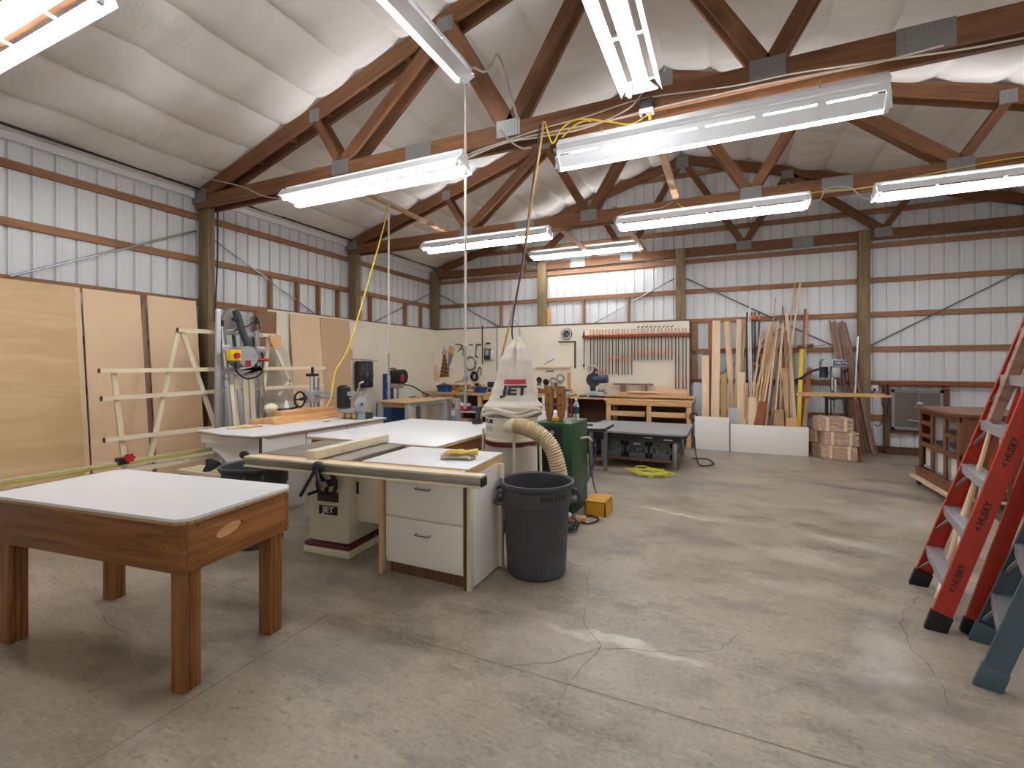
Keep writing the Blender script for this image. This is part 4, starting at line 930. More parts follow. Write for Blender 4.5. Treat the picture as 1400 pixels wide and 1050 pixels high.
G().sweep(spline([(-6.88, 7.42, 1.12), (-6.9, 7.42, .8), (-6.88, 7.44, .45), (-6.86, 7.5, .06)]), .01, 8).put('fan_cord', 'dark', t)
t = wthing('band_saw', 'blue bench machine with black motor standing behind the small tan topped table', 'machine', (-6.38, 7.95, 0))
G().bb(-6.60, -6.18, 7.70, 8.15, 0, .80, .01).put('base_cabinet', 'blue', t)
G().bb(-6.50, -6.36, 7.78, 7.98, .80, 1.40, .015).put('column', 'blue', t); G().bb(-6.36, -6.10, 7.80, 7.97, 1.10, 1.20, .01).put('table', 'alu', t)
g = G(); g.cyl((-6.30, 7.86, 1.34), (-6.02, 7.86, 1.34), .15, n=22); g.put('motor', 'black', t); G().box((-6.0, 7.78, 1.32), (.05, .06, .12), None, .008).put('switch', 'red', t)
G().sweep(spline([(-6.42, 7.86, 1.40), (-6.38, 7.86, 1.5), (-6.25, 7.86, 1.51), (-6.2, 7.86, 1.47)]), .012, 8).put('motor_cord', 'rubber', t)
for z in (1.02,): 
    g = G(); g.cyl((-6.34, 7.82, .82), (-6.34, 7.82, 1.1), .02); g.cyl((-6.14, 7.82, .82), (-6.14, 7.82, 1.1), .02); g.put('table_post', 'steel', t)
tag(cord('power_cable', [(-6.05, 7.9, 1.18), (-5.9, 8.0, 1.14), (-5.75, 8.1, 1.03), (-5.6, 8.2, .93)], .013, 'rubber'), 'thick black cord drooping from blue machine to the small table', 'cord')
t = wthing('router_table', 'small tan topped table on pale grey splayed legs in the lined corner', 'table', (-5.68, 7.75, 0))
G().prism([(-6.10, 7.12), (-5.42, 7.08), (-5.30, 7.20), (-5.30, 8.50), (-6.10, 8.50)], 'z', .872, .90).put('tabletop', 'ply', t)
G().bb(-6.05, -5.36, 7.16, 7.19, .78, .872).put('apron', 'plyedge', t); G().bb(-5.39, -5.36, 7.19, 8.46, .80, .872).put('apron', 'greyplastic', t)
for x, y in ((-5.40, 7.18), (-6.04, 7.18), (-5.40, 8.40), (-6.04, 8.40)): beam('leg', (x, y, .0), (x+(.0 if x > -5.5 else .0), y, .872), .10, .06, 'greyplastic', t, up=(0, 1, 0))
t = wthing('control_box', 'upright grey control box with red and yellow buttons beside the left workbench', 'control box', (-5.45, 8.75, 0))
G().bb(-5.42, -5.22, 8.62, 8.78, 0, .86, .01).put('case', 'lampgrey', t); G().cyl((-5.30, 8.62, .72), (-5.30, 8.60, .72), .03, n=12).put('stop_button', 'red', t); G().cyl((-5.30, 8.62, .80), (-5.30, 8.605, .80), .025, n=12).put('start_button', 'yellow', t); G().bb(-5.36, -5.26, 8.612, 8.62, .5, .62).put('label_plate', 'white', t)
for k, (x, m_, lab) in enumerate(((-6.02, 'steel', 'steel'), (-5.90, 'maple', 'pale wooden'), (-5.78, 'redwood', 'reddish'), (-5.62, 'steel', 'dark steel'))):
    g = G()
    g.cyl((x, 8.05+.07*k, .915), (x+.06, 8.15+.05*k, .915), .014, n=8); g.ball((x+.06, 8.15+.05*k, .925), .024, 8)
    tag(g.put('hand_tool', m_), lab+' handled small tool lying at back of the small tan table', 'tool')
# ================================================================== left workbench in the corner
t = wthing('workbench', 'wooden workbench with open shelves under the hand tools on back wall', 'workbench', (-5.0, 9.95, 0))
G().bb(-6.80, -3.10, 9.60, 10.32, .875, .935, .003).put('worktop', 'pine', t)
for x in (-6.05, -5.28, -4.30, -3.2): G().bb(x, x+.10, 9.64, 9.73, 0, .875, .003).put('post', 'pine_z', t)
G().bb(-6.05, -3.1, 9.70, 10.30, .46, .485).put('shelf', 'whitewood', t); G().bb(-6.05, -3.1, 9.70, 10.30, .08, .10).put('shelf', 'oldwood', t); G().bb(-6.05, -3.1, 10.29, 10.315, .0, .875).put('back_panel', 'oldwood', t)
d = G().bb(-5.12, -4.32, 9.60, 9.63, .58, .68, .002).put('drawer', 'pine', t)
G().bb(-5.12, -4.32, 9.60, 9.63, .78, .875, .002).put('apron', 'pine', t); G().bb(-5.6, -3.2, 10.18, 10.31, 1.02, 1.045).put('tool_shelf', 'pine', t); 
for x in (-5.55, -4.4, -3.25): G().bb(x, x+.02, 10.2, 10.31, .935, 1.02).put('shelf_bracket', 'pine_z', t)
def shelfbox(x, y, z, sx, sy, sz, m_, label, name='box', cat='box', group='things on the corner workbench'):
    return tag(G().bb(x-sx/2, x+sx/2, y-sy/2, y+sy/2, z, z+sz, .006).put(name, m_), label, cat, group)
shelfbox(-5.72, 9.85, .486, .18, .2, .14, 'red', 'small red box on the white shelf under corner workbench', 'tool_box')
shelfbox(-5.05, 9.9, .486, .42, .25, .14, 'white', 'white long box on the white shelf under corner workbench', 'storage_box')
shelfbox(-5.33+.12, 9.82, .486, .12, .16, .10, 'maroon', 'dark red box beside the long white box on the bench shelf', 'storage_box')
shelfbox(-4.7, 9.86, .486, .2, .2, .11, 'dark', 'dark power tool lying on the white shelf under corner workbench', 'power_tool', 'tool')
shelfbox(-5.9+.1, 9.9, .101, .35, .3, .2, 'mdf3', 'brown carton on the lowest shelf of the corner workbench', 'carton')
shelfbox(-5.15, 9.9, .101, .4, .3, .12, 'mdf2', 'flat pale carton on the lowest shelf of corner workbench', 'carton')
shelfbox(-4.6, 9.85, .101, .3, .3, .22, 'steel', 'grey tin box on the lowest shelf of corner workbench', 'tin')
def bowl(x, y, z, r, label):
    t = tag(G().lathe([(0, z), (r*.7, z), (r, z+r*.75), (r*1.03, z+r*.78), (r*.95, z+r*.75), (r*.65, z+.02), (0, z+.02)], (x, y, 0), 28).put('plastic_bowl', 'blue'), label, 'bowl'); return t
bowl(-6.28, 9.78, .936, .20, 'blue plastic bowl heaped with shavings at the corner end of workbench')
g = G(); rr = random.Random(8)
for k in range(40):
    a = rr.uniform(0, 6.28); q = rr.uniform(0, .16); p = Vector((-6.28+q*math.cos(a), 9.78+q*math.sin(a), 1.07+rr.uniform(0, .08)*(1-q/.2))); d = Vector((rr.uniform(-1, 1), rr.uniform(-1, 1), rr.uniform(-.4, .6))).normalized()*.05
    g.sweep([p-d, p+Vector((0, 0, .012)), p+d], .005, 5)
o = tag(g.put('wood_shavings', 'greywood'), 'curled shavings heaped in the blue bowl at corner', 'shavings'); o['kind'] = 'stuff'
bowl(-5.28, 9.80, .936, .17, 'blue plastic bowl on workbench next to the hanging white pipe')
rr = random.Random(11); kinds = ['thin split', 'short square', 'wide flat', 'tapered', 'long narrow', 'crooked', 'pointed', 'bark edged', 'pale triangular', 'dark stubby', 'slim', 'thick', 'squarish', 'notched', 'blunt', 'mottled', 'reddish', 'straight', 'uneven', 'broad', 'sharp cornered', 'stepped', 'dusty', 'worn']
for k in range(24):
    x = -6.22+.034*k+rr.uniform(-.06, .06); y = 9.9+rr.uniform(-.05, .2); L = rr.uniform(.18, .44); a = rr.uniform(-.6, .6); z = .955+.075*(k % 4)*max(.25, 1-abs(k-7)/12)
    o = G().box((0, 0, 0), (L, rr.uniform(.06, .13), .03)).put('scrap', rr.choice(['maple', 'pine', 'honey', 'strip']), None, False, (x, y+.06, z), (rr.uniform(-.5, .3), rr.uniform(-.3, .3), a))
    tag(o, kinds[k]+' wood scrap in the heap between two blue bowls on the workbench', 'scrap', 'wood scraps heaped on the corner workbench')
# leaning thin slab in the corner, saw etc. on back wall
YW = 10.315
def wallpoly(name, pix, m_, label, cat, th=.012, Y=YW, group='hand tools hung on the back wall', parent=None):
    P = [aty(u, v, Y) for u, v in pix]; o = G().prism([(p.x, p.z) for p in P], 'y', Y, Y+th).put(name, m_, parent, False)
    if label: tag(o, label, cat, group)
    return o
wallpoly('wood_strip', [(591, 520), (594, 502), (596, 496), (599, 504), (601, 522)], 'maple', 'pointed pale slat standing in the corner on the workbench', 'slat', .02)
t = wthing('hand_saw', 'dark brown handsaw hung handle up, blade widening down, nearest the corner', 'saw', tuple(aty(608, 500, YW)), 'hand tools hung on the back wall')
wallpoly('blade', [(606, 485), (609, 485), (614, 515), (601, 516)], 'brown', None, None, .008, YW, parent=t)
wallpoly('star_handle', [(603, 483), (606, 479), (606.5, 473), (608, 479), (611, 480), (609, 485), (605, 485)], 'greyplastic', None, None, .02, YW-.015, parent=t)
g = G()
for k in range(5): a, b = aty(605.4-k*.8, 489+k*5.4, YW-.004), aty(609.8+k*.9, 491+k*5.4, YW-.004); g.cyl(a, b, .004, n=6)
g.put('blade_cord', 'maple', t)
t = wthing('hand_saw', 'steel handsaw with yellow and red handle hung beside the dark brown saw', 'saw', tuple(aty(615, 490, YW)), 'hand tools hung on the back wall')
wallpoly('blade', [(613.5, 478), (620, 482), (613, 512), (612, 502)], 'steel', None, None, .006, YW, parent=t)
wallpoly('handle', [(614, 473), (616, 472.6), (621, 475), (620.5, 480), (618, 484), (613.5, 480)], 'honey', None, None, .025, YW-.02, parent=t)
wallpoly('template', [(619, 491), (621, 490), (622, 498), (625, 503), (624.5, 507), (614, 503), (614.5, 501)], 'paper', 'white plastic template shaped like a boot hanging below the saws', 'template', .006, YW-.012)
t = wthing('divider', 'pair of dark dividers and a hook hung right of the white template', 'divider', tuple(aty(630, 475, YW)), 'hand tools hung on the back wall')
g = G()
for a, b in (((622, 470), (627, 471)), ((627, 471), (632, 472)), ((632, 472), (626, 481)), ((632, 472), (634, 481)), ((628.5, 477), (633, 478)), ((632, 482), (636, 489))): g.cyl(aty(*a, YW), aty(*b, YW), .012, n=8)
g.put('legs', 'dark', t)
t = wthing('bit_brace', 'dark crank shaped brace hung left of the tall thin bar', 'brace', tuple(aty(653, 480, YW)), 'hand tools hung on the back wall')
g = G(); g.sweep([aty(651.5, 471.5, YW), aty(657.5, 471.2, YW)], .018, 8); g.sweep([aty(651.5, 471.5, YW), aty(650, 486, YW), aty(649.5, 487, YW), aty(654, 488.5, YW)], .013, 8); g.put('frame', 'dark', t)
tag(G().cyl(aty(641.5, 471.6, YW), aty(646.5, 471.6, YW), .014, n=8).put('hand_tool', 'dark'), 'short dark handle hung beside the hanging white pipe', 'tool', 'hand tools hung on the back wall')
def coil(name, u, v, r, m_, label, n=5, rad=.010, cat='coil'):
    c = aty(u, v, YW-.03); g = G(); rr = random.Random(int(u))
    for k in range(n):
        ex, ez = r*rr.uniform(.75, 1.05), r*rr.uniform(.85, 1.2); g.sweep([(c.x+ex*math.cos(2*PI*i/22)+rr.uniform(-.01, .01), c.y-.012*k*.4, c.z+ez*math.sin(2*PI*i/22)) for i in range(22)], rad, 6, closed=True)
    return tag(g.put(name, m_), label, cat, 'hand tools hung on the back wall')
coil('cable_coil', 643.5, 497, .16, 'steel', 'grey coil of cable hung behind the hanging white pipe')
coil('cord_reel', 649, 514.5, .09, 'black', 'round black reel hung low on wall right of the white pipe', 6, .022, 'reel')
t = wthing('ear_defender', 'small dark headset hung just above the round black reel', 'headset', tuple(aty(656, 508, YW)), 'hand tools hung on the back wall')
g = G(); g.sweep(spline([aty(653, 510, YW-.02), aty(654, 505, YW-.02), aty(656, 502, YW-.02), aty(658, 506, YW-.02), aty(657, 513, YW-.02)]), .012, 8); g.put('band', 'dark', t)
tag(G().cyl(aty(659.5, 445, YW), aty(659.5, 498, YW), .014, n=8).put('hanging_bar', 'dark'), 'tall thin dark bar hung left of the black radio', 'bar', 'hand tools hung on the back wall')
tag(G().cyl(aty(679.5, 448, YW), aty(679.5, 545, YW), .016, n=8).put('conduit', 'steel'), 'dark vertical conduit on back wall left of the canvas filter bag', 'conduit')
t = wthing('wall_radio', 'black and grey radio hung on a wire right of the tall thin bar', 'radio', tuple(aty(667, 485, YW)), 'hand tools hung on the back wall')
p, q = aty(661.5, 492, YW-.1), aty(669.5, 476.5, YW-.1); G().bb(p.x, q.x, YW-.10, YW, p.z, q.z, .012).put('case', 'dark', t)
p2, q2 = aty(663, 486, YW-.1), aty(668, 478, YW-.1); G().bb(p2.x, q2.x, YW-.108, YW-.1, p2.z, q2.z, .004).put('dial', 'lampgrey', t)
p3, q3 = aty(669.5, 492, YW-.06), aty(674, 479, YW-.06); G().bb(p3.x, q3.x, YW-.06, YW, p3.z, q3.z, .006).put('side_pocket', 'white', t)
g = G(); g.sweep([aty(663, 477, YW-.05), aty(664, 470, YW-.03), aty(669, 470, YW-.03)], .006, 6); g.put('wire_hanger', 'steel', t); G().cyl(aty(665, 469.5, YW-.03), aty(670, 469.5, YW-.03), .018, n=8).put('grip', 'black', t)
for k, (u, w_, h_, m_, lab) in enumerate(((652, .10, .09, 'dark', 'dark round tin'), (661, .08, .07, 'honey', 'small wooden box'), (673, .22, .13, 'navy', 'navy blue box with white face'), (656.5, .05, .06, 'redwood', 'red brown block'), (684, .16, .10, 'oak', 'brown wooden box'))):
    p = aty(u, 530, 10.24); shelfbox(p.x, 10.24, 1.046, w_, .09, h_, m_, lab+' on the tool shelf over the corner workbench')
for k, (u, m_, lab) in enumerate(((645.5, 'white', 'white jar'), (650, 'greyplastic', 'grey jar'), (653.5, 'navy', 'dark blue tin'), (657.5, 'blue', 'blue tin'), (661, 'white', 'small white tub'), (664.5, 'greyplastic', 'small grey tub'), (669, 'maroon', 'dark red tin'))):
    p = aty(u, 536, 10.22); tag(G().lathe([(0, .936), (.035, .936), (.035, 1.0), (.03, 1.008), (0, 1.008)], (p.x, 10.22, 0), 14).put('small_jar', m_), lab+' standing under the tool shelf of corner workbench', 'jar', 'jars under the tool shelf')
t = wthing('power_drill', 'black power drill standing on far corner of the outfeed table by the filter bag', 'drill', (-2.72, 4.98, .862))
G().bb(-2.78, -2.68, 4.93, 5.03, .863, .92, .01).put('battery', 'black', t); g = G(); g.bar((-2.73, 4.98, .92), (-2.71, 4.98, 1.03), .05, .04); g.put('grip', 'dark', t)
g = G(); g.cyl((-2.80, 4.98, 1.045), (-2.68, 4.98, 1.045), .03, n=14); g.cyl((-2.68, 4.98, 1.045), (-2.62, 4.98, 1.045), .018, n=12); g.put('motor_body', 'dark', t)
# ================================================================== right workbench under the clamps
t = wthing('workbench', 'wooden workbench with half open drawers under the orange handled clamps', 'workbench', (-1.8, 9.9, 0))
G().bb(-3.04, -2.28, 9.58, 10.32, .87, .905, .003).put('worktop', 'pine', t); G().bb(-2.30, -.60, 9.55, 10.32, .855, .905, .003).put('worktop', 'pine', t)
G().bb(-2.26, -.62, 9.56, 9.60, .775, .855, .002).put('apron', 'honey', t)
for x in (-2.26, -1.46, -.72): G().bb(x, x+.09, 9.58, 9.67, 0, .78, .003).put('leg', 'pine_z', t)
for x in (-2.26, -.72): G().bb(x, x+.09, 10.2, 10.29, 0, .86, .003).put('leg', 'pine_z', t)
for x0, x1, yo in ((-2.16, -1.48, 9.50), (-1.36, -.73, 9.54)):
    d = G().bb(x0, x1, yo, yo+.022, .56, .66, .003).put('drawer', 'pine', t)
    G().bb(x0+.01, x0+.03, yo+.02, 10.1, .56, .65).put('drawer_side', 'pine_y', d); G().bb(x1-.03, x1-.01, yo+.02, 10.1, .56, .65).put('drawer_side', 'pine_y', d); G().bb(x0+.01, x1-.01, yo+.02, 10.1, .56, .572).put('drawer_bottom', 'ply', d)
G().bb(-2.2, -.66, 9.62, 10.28, .33, .36).put('lower_shelf', 'oak', t); G().bb(-3.0, -.62, 10.29, 10.325, 0, .85).put('back_panel', 'oldwood', t)
G().bb(-3.02, -2.99, 9.6, 10.3, 0, .87).put('side_panel', 'brown', t); G().bb(-2.99, -2.28, 9.66, 10.28, .33, .36).put('lower_shelf', 'brown', t); G().bb(-2.99, -2.28, 9.64, 9.66, 0, .34).put('front_panel', 'redwood', t)
rr = random.Random(21); adj = ['flat grey', 'curved pale', 'narrow brown', 'short pale', 'thin split', 'dusty dark']
for k in range(6):
    x = -2.0+.23*k; o = G().box((0, 0, 0), (rr.uniform(.2, .34), .1, .04)).put('offcut', rr.choice(['greywood', 'maple', 'strip']), None, False, (x, 9.8, .385+.0*k), (0, 0, rr.uniform(-.5, .5)))
    tag(o, adj[k]+' offcut on the low shelf under the half open drawers', 'offcut', 'offcuts under the right workbench')
# boards piled on the bench
def board(p0, p1, w_, h_, m_, label, name='board', cat='board', group=None): return tag(beam(name, p0, p1, w_, h_, m_), label, cat, group)
gb = 'boards piled on the right workbench'
board((-2.42, 9.66, .96), (-.56, 9.62, .955), .16, .028, 'pine', 'long pale board on workbench, front one of the pile, overhanging to the lumber bin', group=gb)
board((-2.3, 9.84, .93), (-.62, 9.86, .93), .14, .03, 'maple', 'long pale board lying directly on the right worktop', group=gb)
board((-1.5, 9.80, .962), (-.58, 9.78, .962), .10, .022, 'honey', 'honey board on the pile at the lumber bin end', group=gb)
board((-2.1, 10.02, .975), (-1.0, 10.05, .975), .12, .07, 'pine', 'thick pale plank at back of the board pile', group=gb)
board((-1.38, 10.28, 1.06), (-.75, 10.28, 1.06), .02, .14, 'mdf2', 'tan strip of board standing upright behind pile under short clamps', group=gb)
board((-1.9, 9.95, 1.025), (-1.3, 9.9, 1.03), .06, .03, 'maple', 'short slim pale piece on top of the board pile', group=gb)
board((-1.12, 9.95, .99), (-.72, 9.9, .99), .08, .03, 'strip', 'short brownish piece on top of the pile at its bin end', group=gb)
board((-2.25, 10.2, 1.17), (-1.42, 10.22, 1.17), .06, .035, 'greywood', 'weathered rail raised on blocks under the hanging clamps', group=gb)
for x, l in ((-2.05, 'left'), (-1.6, 'right')): 
    tag(G().bb(x-.05, x+.05, 10.17, 10.27, .935, 1.15).put('riser_block', 'greywood'), 'weathered block holding up the '+('end of the weathered rail near the chop saw' if l == 'left' else 'end of the weathered rail away from chop saw'), 'block')
# chop saw
t = wthing('chop_saw', 'dark abrasive chop saw on grey base at left end of the right workbench', 'saw', (-2.55, 9.9, .905))
c = Vector((-2.52, 9.88, .906))
G().box(c+Vector((0, 0, .055)), (.34, .34, .11), None, .015).put('base', 'greyplastic', t)
g = G(); g.cyl(c+Vector((-.08, -.05, .36)), c+Vector((-.08, .02, .36)), .15, n=28); g.put('wheel_guard', 'dark', t)
g = G(); g.cyl(c+Vector((-.08, .0, .36)), c+Vector((.22, .0, .38)), .085, n=18); g.put('motor', 'navy', t)
g = G(); g.bar(c+Vector((-.10, .04, .12)), c+Vector((-.12, .04, .36)), .08, .10); g.bar(c+Vector((-.12, 0, .45)), c+Vector((-.02, 0, .60)), .05, .05); g.put('arm', 'dark', t)
G().sweep(spline([c+Vector((-.16, 0, .52)), c+Vector((-.2, 0, .62)), c+Vector((-.1, 0, .66)), c+Vector((0, 0, .60))]), .022, 8).put('handle', 'greyplastic', t)
g = G(); g.box(c+Vector((.10, -.06, .14)), (.12, .08, .07), None, .01); g.cyl(c+Vector((.1, -.1, .15)), c+Vector((.19, -.1, .16)), .018); g.put('vise', 'steel', t)
t = wthing('tool_pouch', 'dark blue cloth or case lying in front of the chop saw', 'case', (-2.5, 9.66, .905)); G().box((-2.46, 9.66, .93), (.36, .10, .045), Euler((0, 0, .1)).to_matrix(), .015).put('case_body', 'navy', t)
tag(G().box((-2.78, 9.68, .925), (.14, .12, .03), Euler((0, 0, .5)).to_matrix(), .008).put('sanding_block', 'green'), 'small dark green block left of the dark blue case on bench', 'block')
tag(G().box((-2.72, 9.85, .955), (.36, .12, .02), Euler((0, 0, .1)).to_matrix()).put('wood_strip', 'maple'), 'short pale strip lying behind the dark green block on bench', 'strip')
tag(G().bb(-2.80, -2.56, 9.82, 9.88, .906, .944).put('wood_block', 'strip'), 'brown wood block under the short pale strip on bench', 'block')
# ------------------------------------------------------------------ clock, square, set square, plane shelf
t = wthing('wall_clock', 'round black and white wall clock above the black framing square', 'clock', tuple(aty(774.8, 456.5, YW)))
cc = aty(774.8, 456.5, YW); Yc = YW
G().cyl((cc.x, Yc, cc.z), (cc.x, Yc-.035, cc.z), .128, n=40).put('rim', 'dark', t); G().cyl((cc.x, Yc-.035, cc.z), (cc.x, Yc-.038, cc.z), .115, n=40).put('bezel_ring', 'white', t); G().cyl((cc.x, Yc-.038, cc.z), (cc.x, Yc-.040, cc.z), .094, n=40).put('dial', 'dark', t)
for k in range(12):
    a = k*PI/6; lettering('numeral', str(12 if k == 0 else k), .032, 'letter_white', t, axes((1, 0, 0), (0, 0, 1), (cc.x+.075*math.sin(a), Yc-.0405, cc.z+.075*math.cos(a))), .0006, .0006)
g = G(); g.bar((cc.x, Yc-.042, cc.z), (cc.x+.02, Yc-.042, cc.z-.045), .004, .010, up=(0, 1, 0)); g.bar((cc.x, Yc-.043, cc.z), (cc.x+.055, Yc-.043, cc.z-.035), .004, .006, up=(0, 1, 0)); g.put('hands', 'letter_white', t)
t = wthing('framing_square', 'black framing square hung on wall below the clock', 'square', tuple(aty(785, 485, YW)))
p0, p1, p2 = aty(763.3, 467.5, YW), aty(787.2, 467.5, YW), aty(785.6, 503.5, YW)
G().bb(p0.x, p1.x, YW-.004, YW, p0.z-.014, p0.z+.014).bb(p1.x-.035, p1.x, YW-.004, YW, p2.z, p0.z).put('blade', 'dark', t)
t = wthing('set_square', 'white triangular set square hung between filter bag and framing square', 'square', tuple(aty(748, 487, YW)))
P = [aty(u, v, YW) for u, v in ((750, 474), (757.5, 490), (743.5, 498))]; G().prism([(p.x, p.z) for p in P], 'y', YW-.006, YW).put('plate', 'paper', t); G().bar(aty(743.5, 498.3, YW-.008), aty(757.8, 490.3, YW-.008), .006, .012, up=(0, 1, 0)).put('bottom_edge', 'dark', t)
p, q = aty(732, 502.5, 10.27), aty(779.5, 502, 10.27)
tag(G().bb(p.x, q.x, 10.23, 10.315, p.z-.01, p.z+.025).put('wall_ledge', 'maple'), 'long thin wooden ledge on back wall right of the filter bag', 'ledge')
p = aty(752, 508, YW); t = wthing('paper_notice', 'small dark and white paper notice pinned under the thin wooden ledge', 'notice', tuple(p))
G().bb(p.x-.10, p.x+.10, YW-.003, YW, p.z-.045, p.z+.03).put('sheet', 'paper', t); G().bb(p.x-.09, p.x+.09, YW-.005, YW-.003, p.z-.005, p.z+.025).put('photo_strip', 'maroon', t)
p = aty(778, 520, YW); tag(G().bb(p.x-.03, p.x+.03, YW-.03, YW, .936, 1.41).put('wood_stop', 'pine_z'), 'short upright pine strip at right of the hanging plane irons', 'strip')
for k, (u, v, lab) in enumerate(((737, 521, 'round faced steel gauge'), (746.5, 524, 'dark hooded spoke tool'), (756, 522, 'open calliper'), (766, 519, 'large looped calliper'), (760, 527, 'dark small clamp'))):
    c = aty(u, v, YW-.02); g = G(); r_ = (.055, .06, .06, .085, .03)[k]
    g.sweep([(c.x+r_*math.cos(2*PI*i/18), YW-.02, c.z+.03+r_*math.sin(2*PI*i/18)) for i in range(18 if k != 2 else 14)], .012, 6, closed=k != 2); g.cyl((c.x-.02, YW-.02, c.z-.02), (c.x-.035, YW-.02, c.z-.11), .014, n=8); g.cyl((c.x+.02, YW-.02, c.z-.02), (c.x+.03, YW-.02, c.z-.10), .012, n=8)
    if k < 2: g.cyl((c.x, YW-.01, c.z+.03), (c.x, YW-.045, c.z+.03), r_*.8, n=16)
    tag(g.put('measuring_tool', ['dark', 'black', 'steel', 'steel', 'black'][k]), lab+' hung below the thin ledge on back wall', 'tool', 'tools below the thin wall ledge')
for k, (u, m_, lab, w_, h_) in enumerate(((728, 'honey', 'honey coloured block', .1, .1), (735, 'white', 'white tub', .12, .09), (741, 'oak', 'brown planed block', .16, .12), (776, 'greyplastic', 'grey tray', .14, .05))):
    p = aty(u, 540, 10.05); tag(G().bb(p.x-w_/2, p.x+w_/2, 10.0, 10.12, .937 if p.x < -3.1 else .906, .937+h_, .006).put('bench_item', m_), lab+' on worktop below the hanging callipers', 'block', 'things on the worktop behind the handscrews')
# ------------------------------------------------------------------ clamp rack
t = wthing('clamp_rack', 'long wooden rail on back wall holding a row of orange handled bar clamps', 'rack', tuple(aty(870, 461, YW)))
p, q = aty(796, 461, 10.25), aty(943, 459.5, 10.25)
def railz(x): return p.z+(q.z-p.z)*(x-p.x)/(q.x-p.x)
G().bb(p.x, q.x, 10.235, 10.315, p.z-.03, p.z+.03).put('rail', 'redwood', t); G().bb(p.x, q.x, 10.30, 10.333, p.z+.03, p.z+.05).put('back_board', 'maple', t)
def clampobj(x, zb, zj, label, group, plain=False, n=0, zt=None):
    t = wthing('bar_clamp', label, 'clamp', (x, 10.21, zb), group); z0 = railz(x); zt = zt or z0+.16
    G().bb(x-.009, x+.009, 10.221, 10.236, zb, zt).put('bar', 'dark', t)
    if not plain:
        G().box((x, 10.205, z0+.095), (.030, .04, .09), None, .01).put('handle', 'salmon', t)
        G().box((x, 10.215, z0+.02), (.028, .05, .035), None, .006).put('head', 'clamporange', t)
        j = G(); j.box((x, 10.21, zj), (.036, .05, .045), None, .008); j.cyl((x, 10.18, zj-.01), (x, 10.23, zj-.01), .014, n=8); j.put('sliding_jaw', 'clamporange', t)
    else: G().box((x, 10.21, zj), (.03, .06, .05), None, .006).put('sliding_jaw', 'dark', t); G().box((x, 10.21, z0+.06), (.03, .05, .07), None, .006).put('head', 'dark', t)
YC = 10.2
def zz(y): return aty(870, 430+y/7.78, YC).z
def xx(x): return aty(780+x/7.78, 480, YC).x
clampobj(xx(140), zz(585), zz(540), 'dark clamp without orange handle, hung nearest the clock on the rack', 'bar clamps on the rack', True)
lg = [(210, 606, 596), (245, 638, 532), (282, 636, 595), (310, 640, 595), (338, 638, 595), (375, 642, 595), (408, 640, 460), (445, 642, 460), (482, 632, 460), (507, 646, 460), (548, 642, 460), (573, 644, 460), (610, 640, 460), (650, 642, 545)]
for k, (x, b_, j) in enumerate(lg):
    where = 'jaw near its foot' if j > 580 else 'jaw halfway down' if j < 500 else 'jaw low and out of line'
    clampobj(xx(x), zz(b_), zz(j), ordinal(k)+' orange handled long clamp from the clock, '+where, 'bar clamps on the rack')
for k, x in enumerate((680, 715, 755, 782, 820, 862, 888, 932, 965, 1010, 1040, 1077)):
    clampobj(xx(x), zz(484+(k % 3)*3), zz(405-(10 if k > 9 else 0)), ordinal(k)+' short clamp from the clock in the group of short orange clamps', 'bar clamps on the rack')
for k, x in enumerate((1117, 1150, 1195, 1228)):
    clampobj(xx(x), zz(785), zz(688), ordinal(k)+' of the four longest orange clamps, counted from short clamps to bins', 'bar clamps on the rack')
for k in range(9): 
    x = xx(700+45*k); tag(G().cyl((x, 10.30, railz(x)+.19), (x+.05, 10.29, railz(x)+.225), .010, n=6).put('small_clamp', 'dark'), ordinal(k)+' tiny dark clip from the clock resting above the short clamps', 'clip', 'tiny clips above the rack')
# ================================================================== low bench with crates
t = wthing('low_bench', 'low grey topped bench with dark frame holding plastic crates on its shelf', 'bench', (-1.3, 7.9, 0))
G().prism([(-2.1, 7.22), (-.60, 7.22), (-.54, 7.28), (-.54, 8.66), (-2.1, 8.66)], 'z', .535, .56).put('top', 'tabletop_grey', t); G().prism([(-2.105, 7.215), (-.60, 7.215), (-.535, 7.28), (-.535, 8.665), (-2.105, 8.665)], 'z', .505, .535).put('top_edge', 'black', t)
G().bb(-2.05, -.62, 7.28, 7.32, .42, .505).put('apron', 'dark', t); G().bb(-.66, -.62, 7.3, 8.6, .42, .505).put('apron', 'dark', t)
for x in (-1.80, -.74):
    for y in (7.30, 8.52):
        G().bb(x, x+.06, y, y+.06, .06, .505, .004).put('leg', 'steel', t)
        G().cyl((x+.03, y+.03, 0), (x+.03, y+.03, .07), .014, n=8).put('levelling_foot', 'steel', t)
G().bb(-2.0, -.70, 7.33, 8.5, .135, .155).put('shelf', 'iron', t); G().bb(-2.0, -.70, 7.315, 7.33, .12, .165).put('shelf_edge', 'oldwood', t)
G().bb(-.86, -.74, 7.277, 7.279, .455, .475).put('name_plate', 'letter_white', t); G().bb(-1.15, -1.02, 7.277, 7.279, .475, .49).put('name_plate', 'letter_white', t)
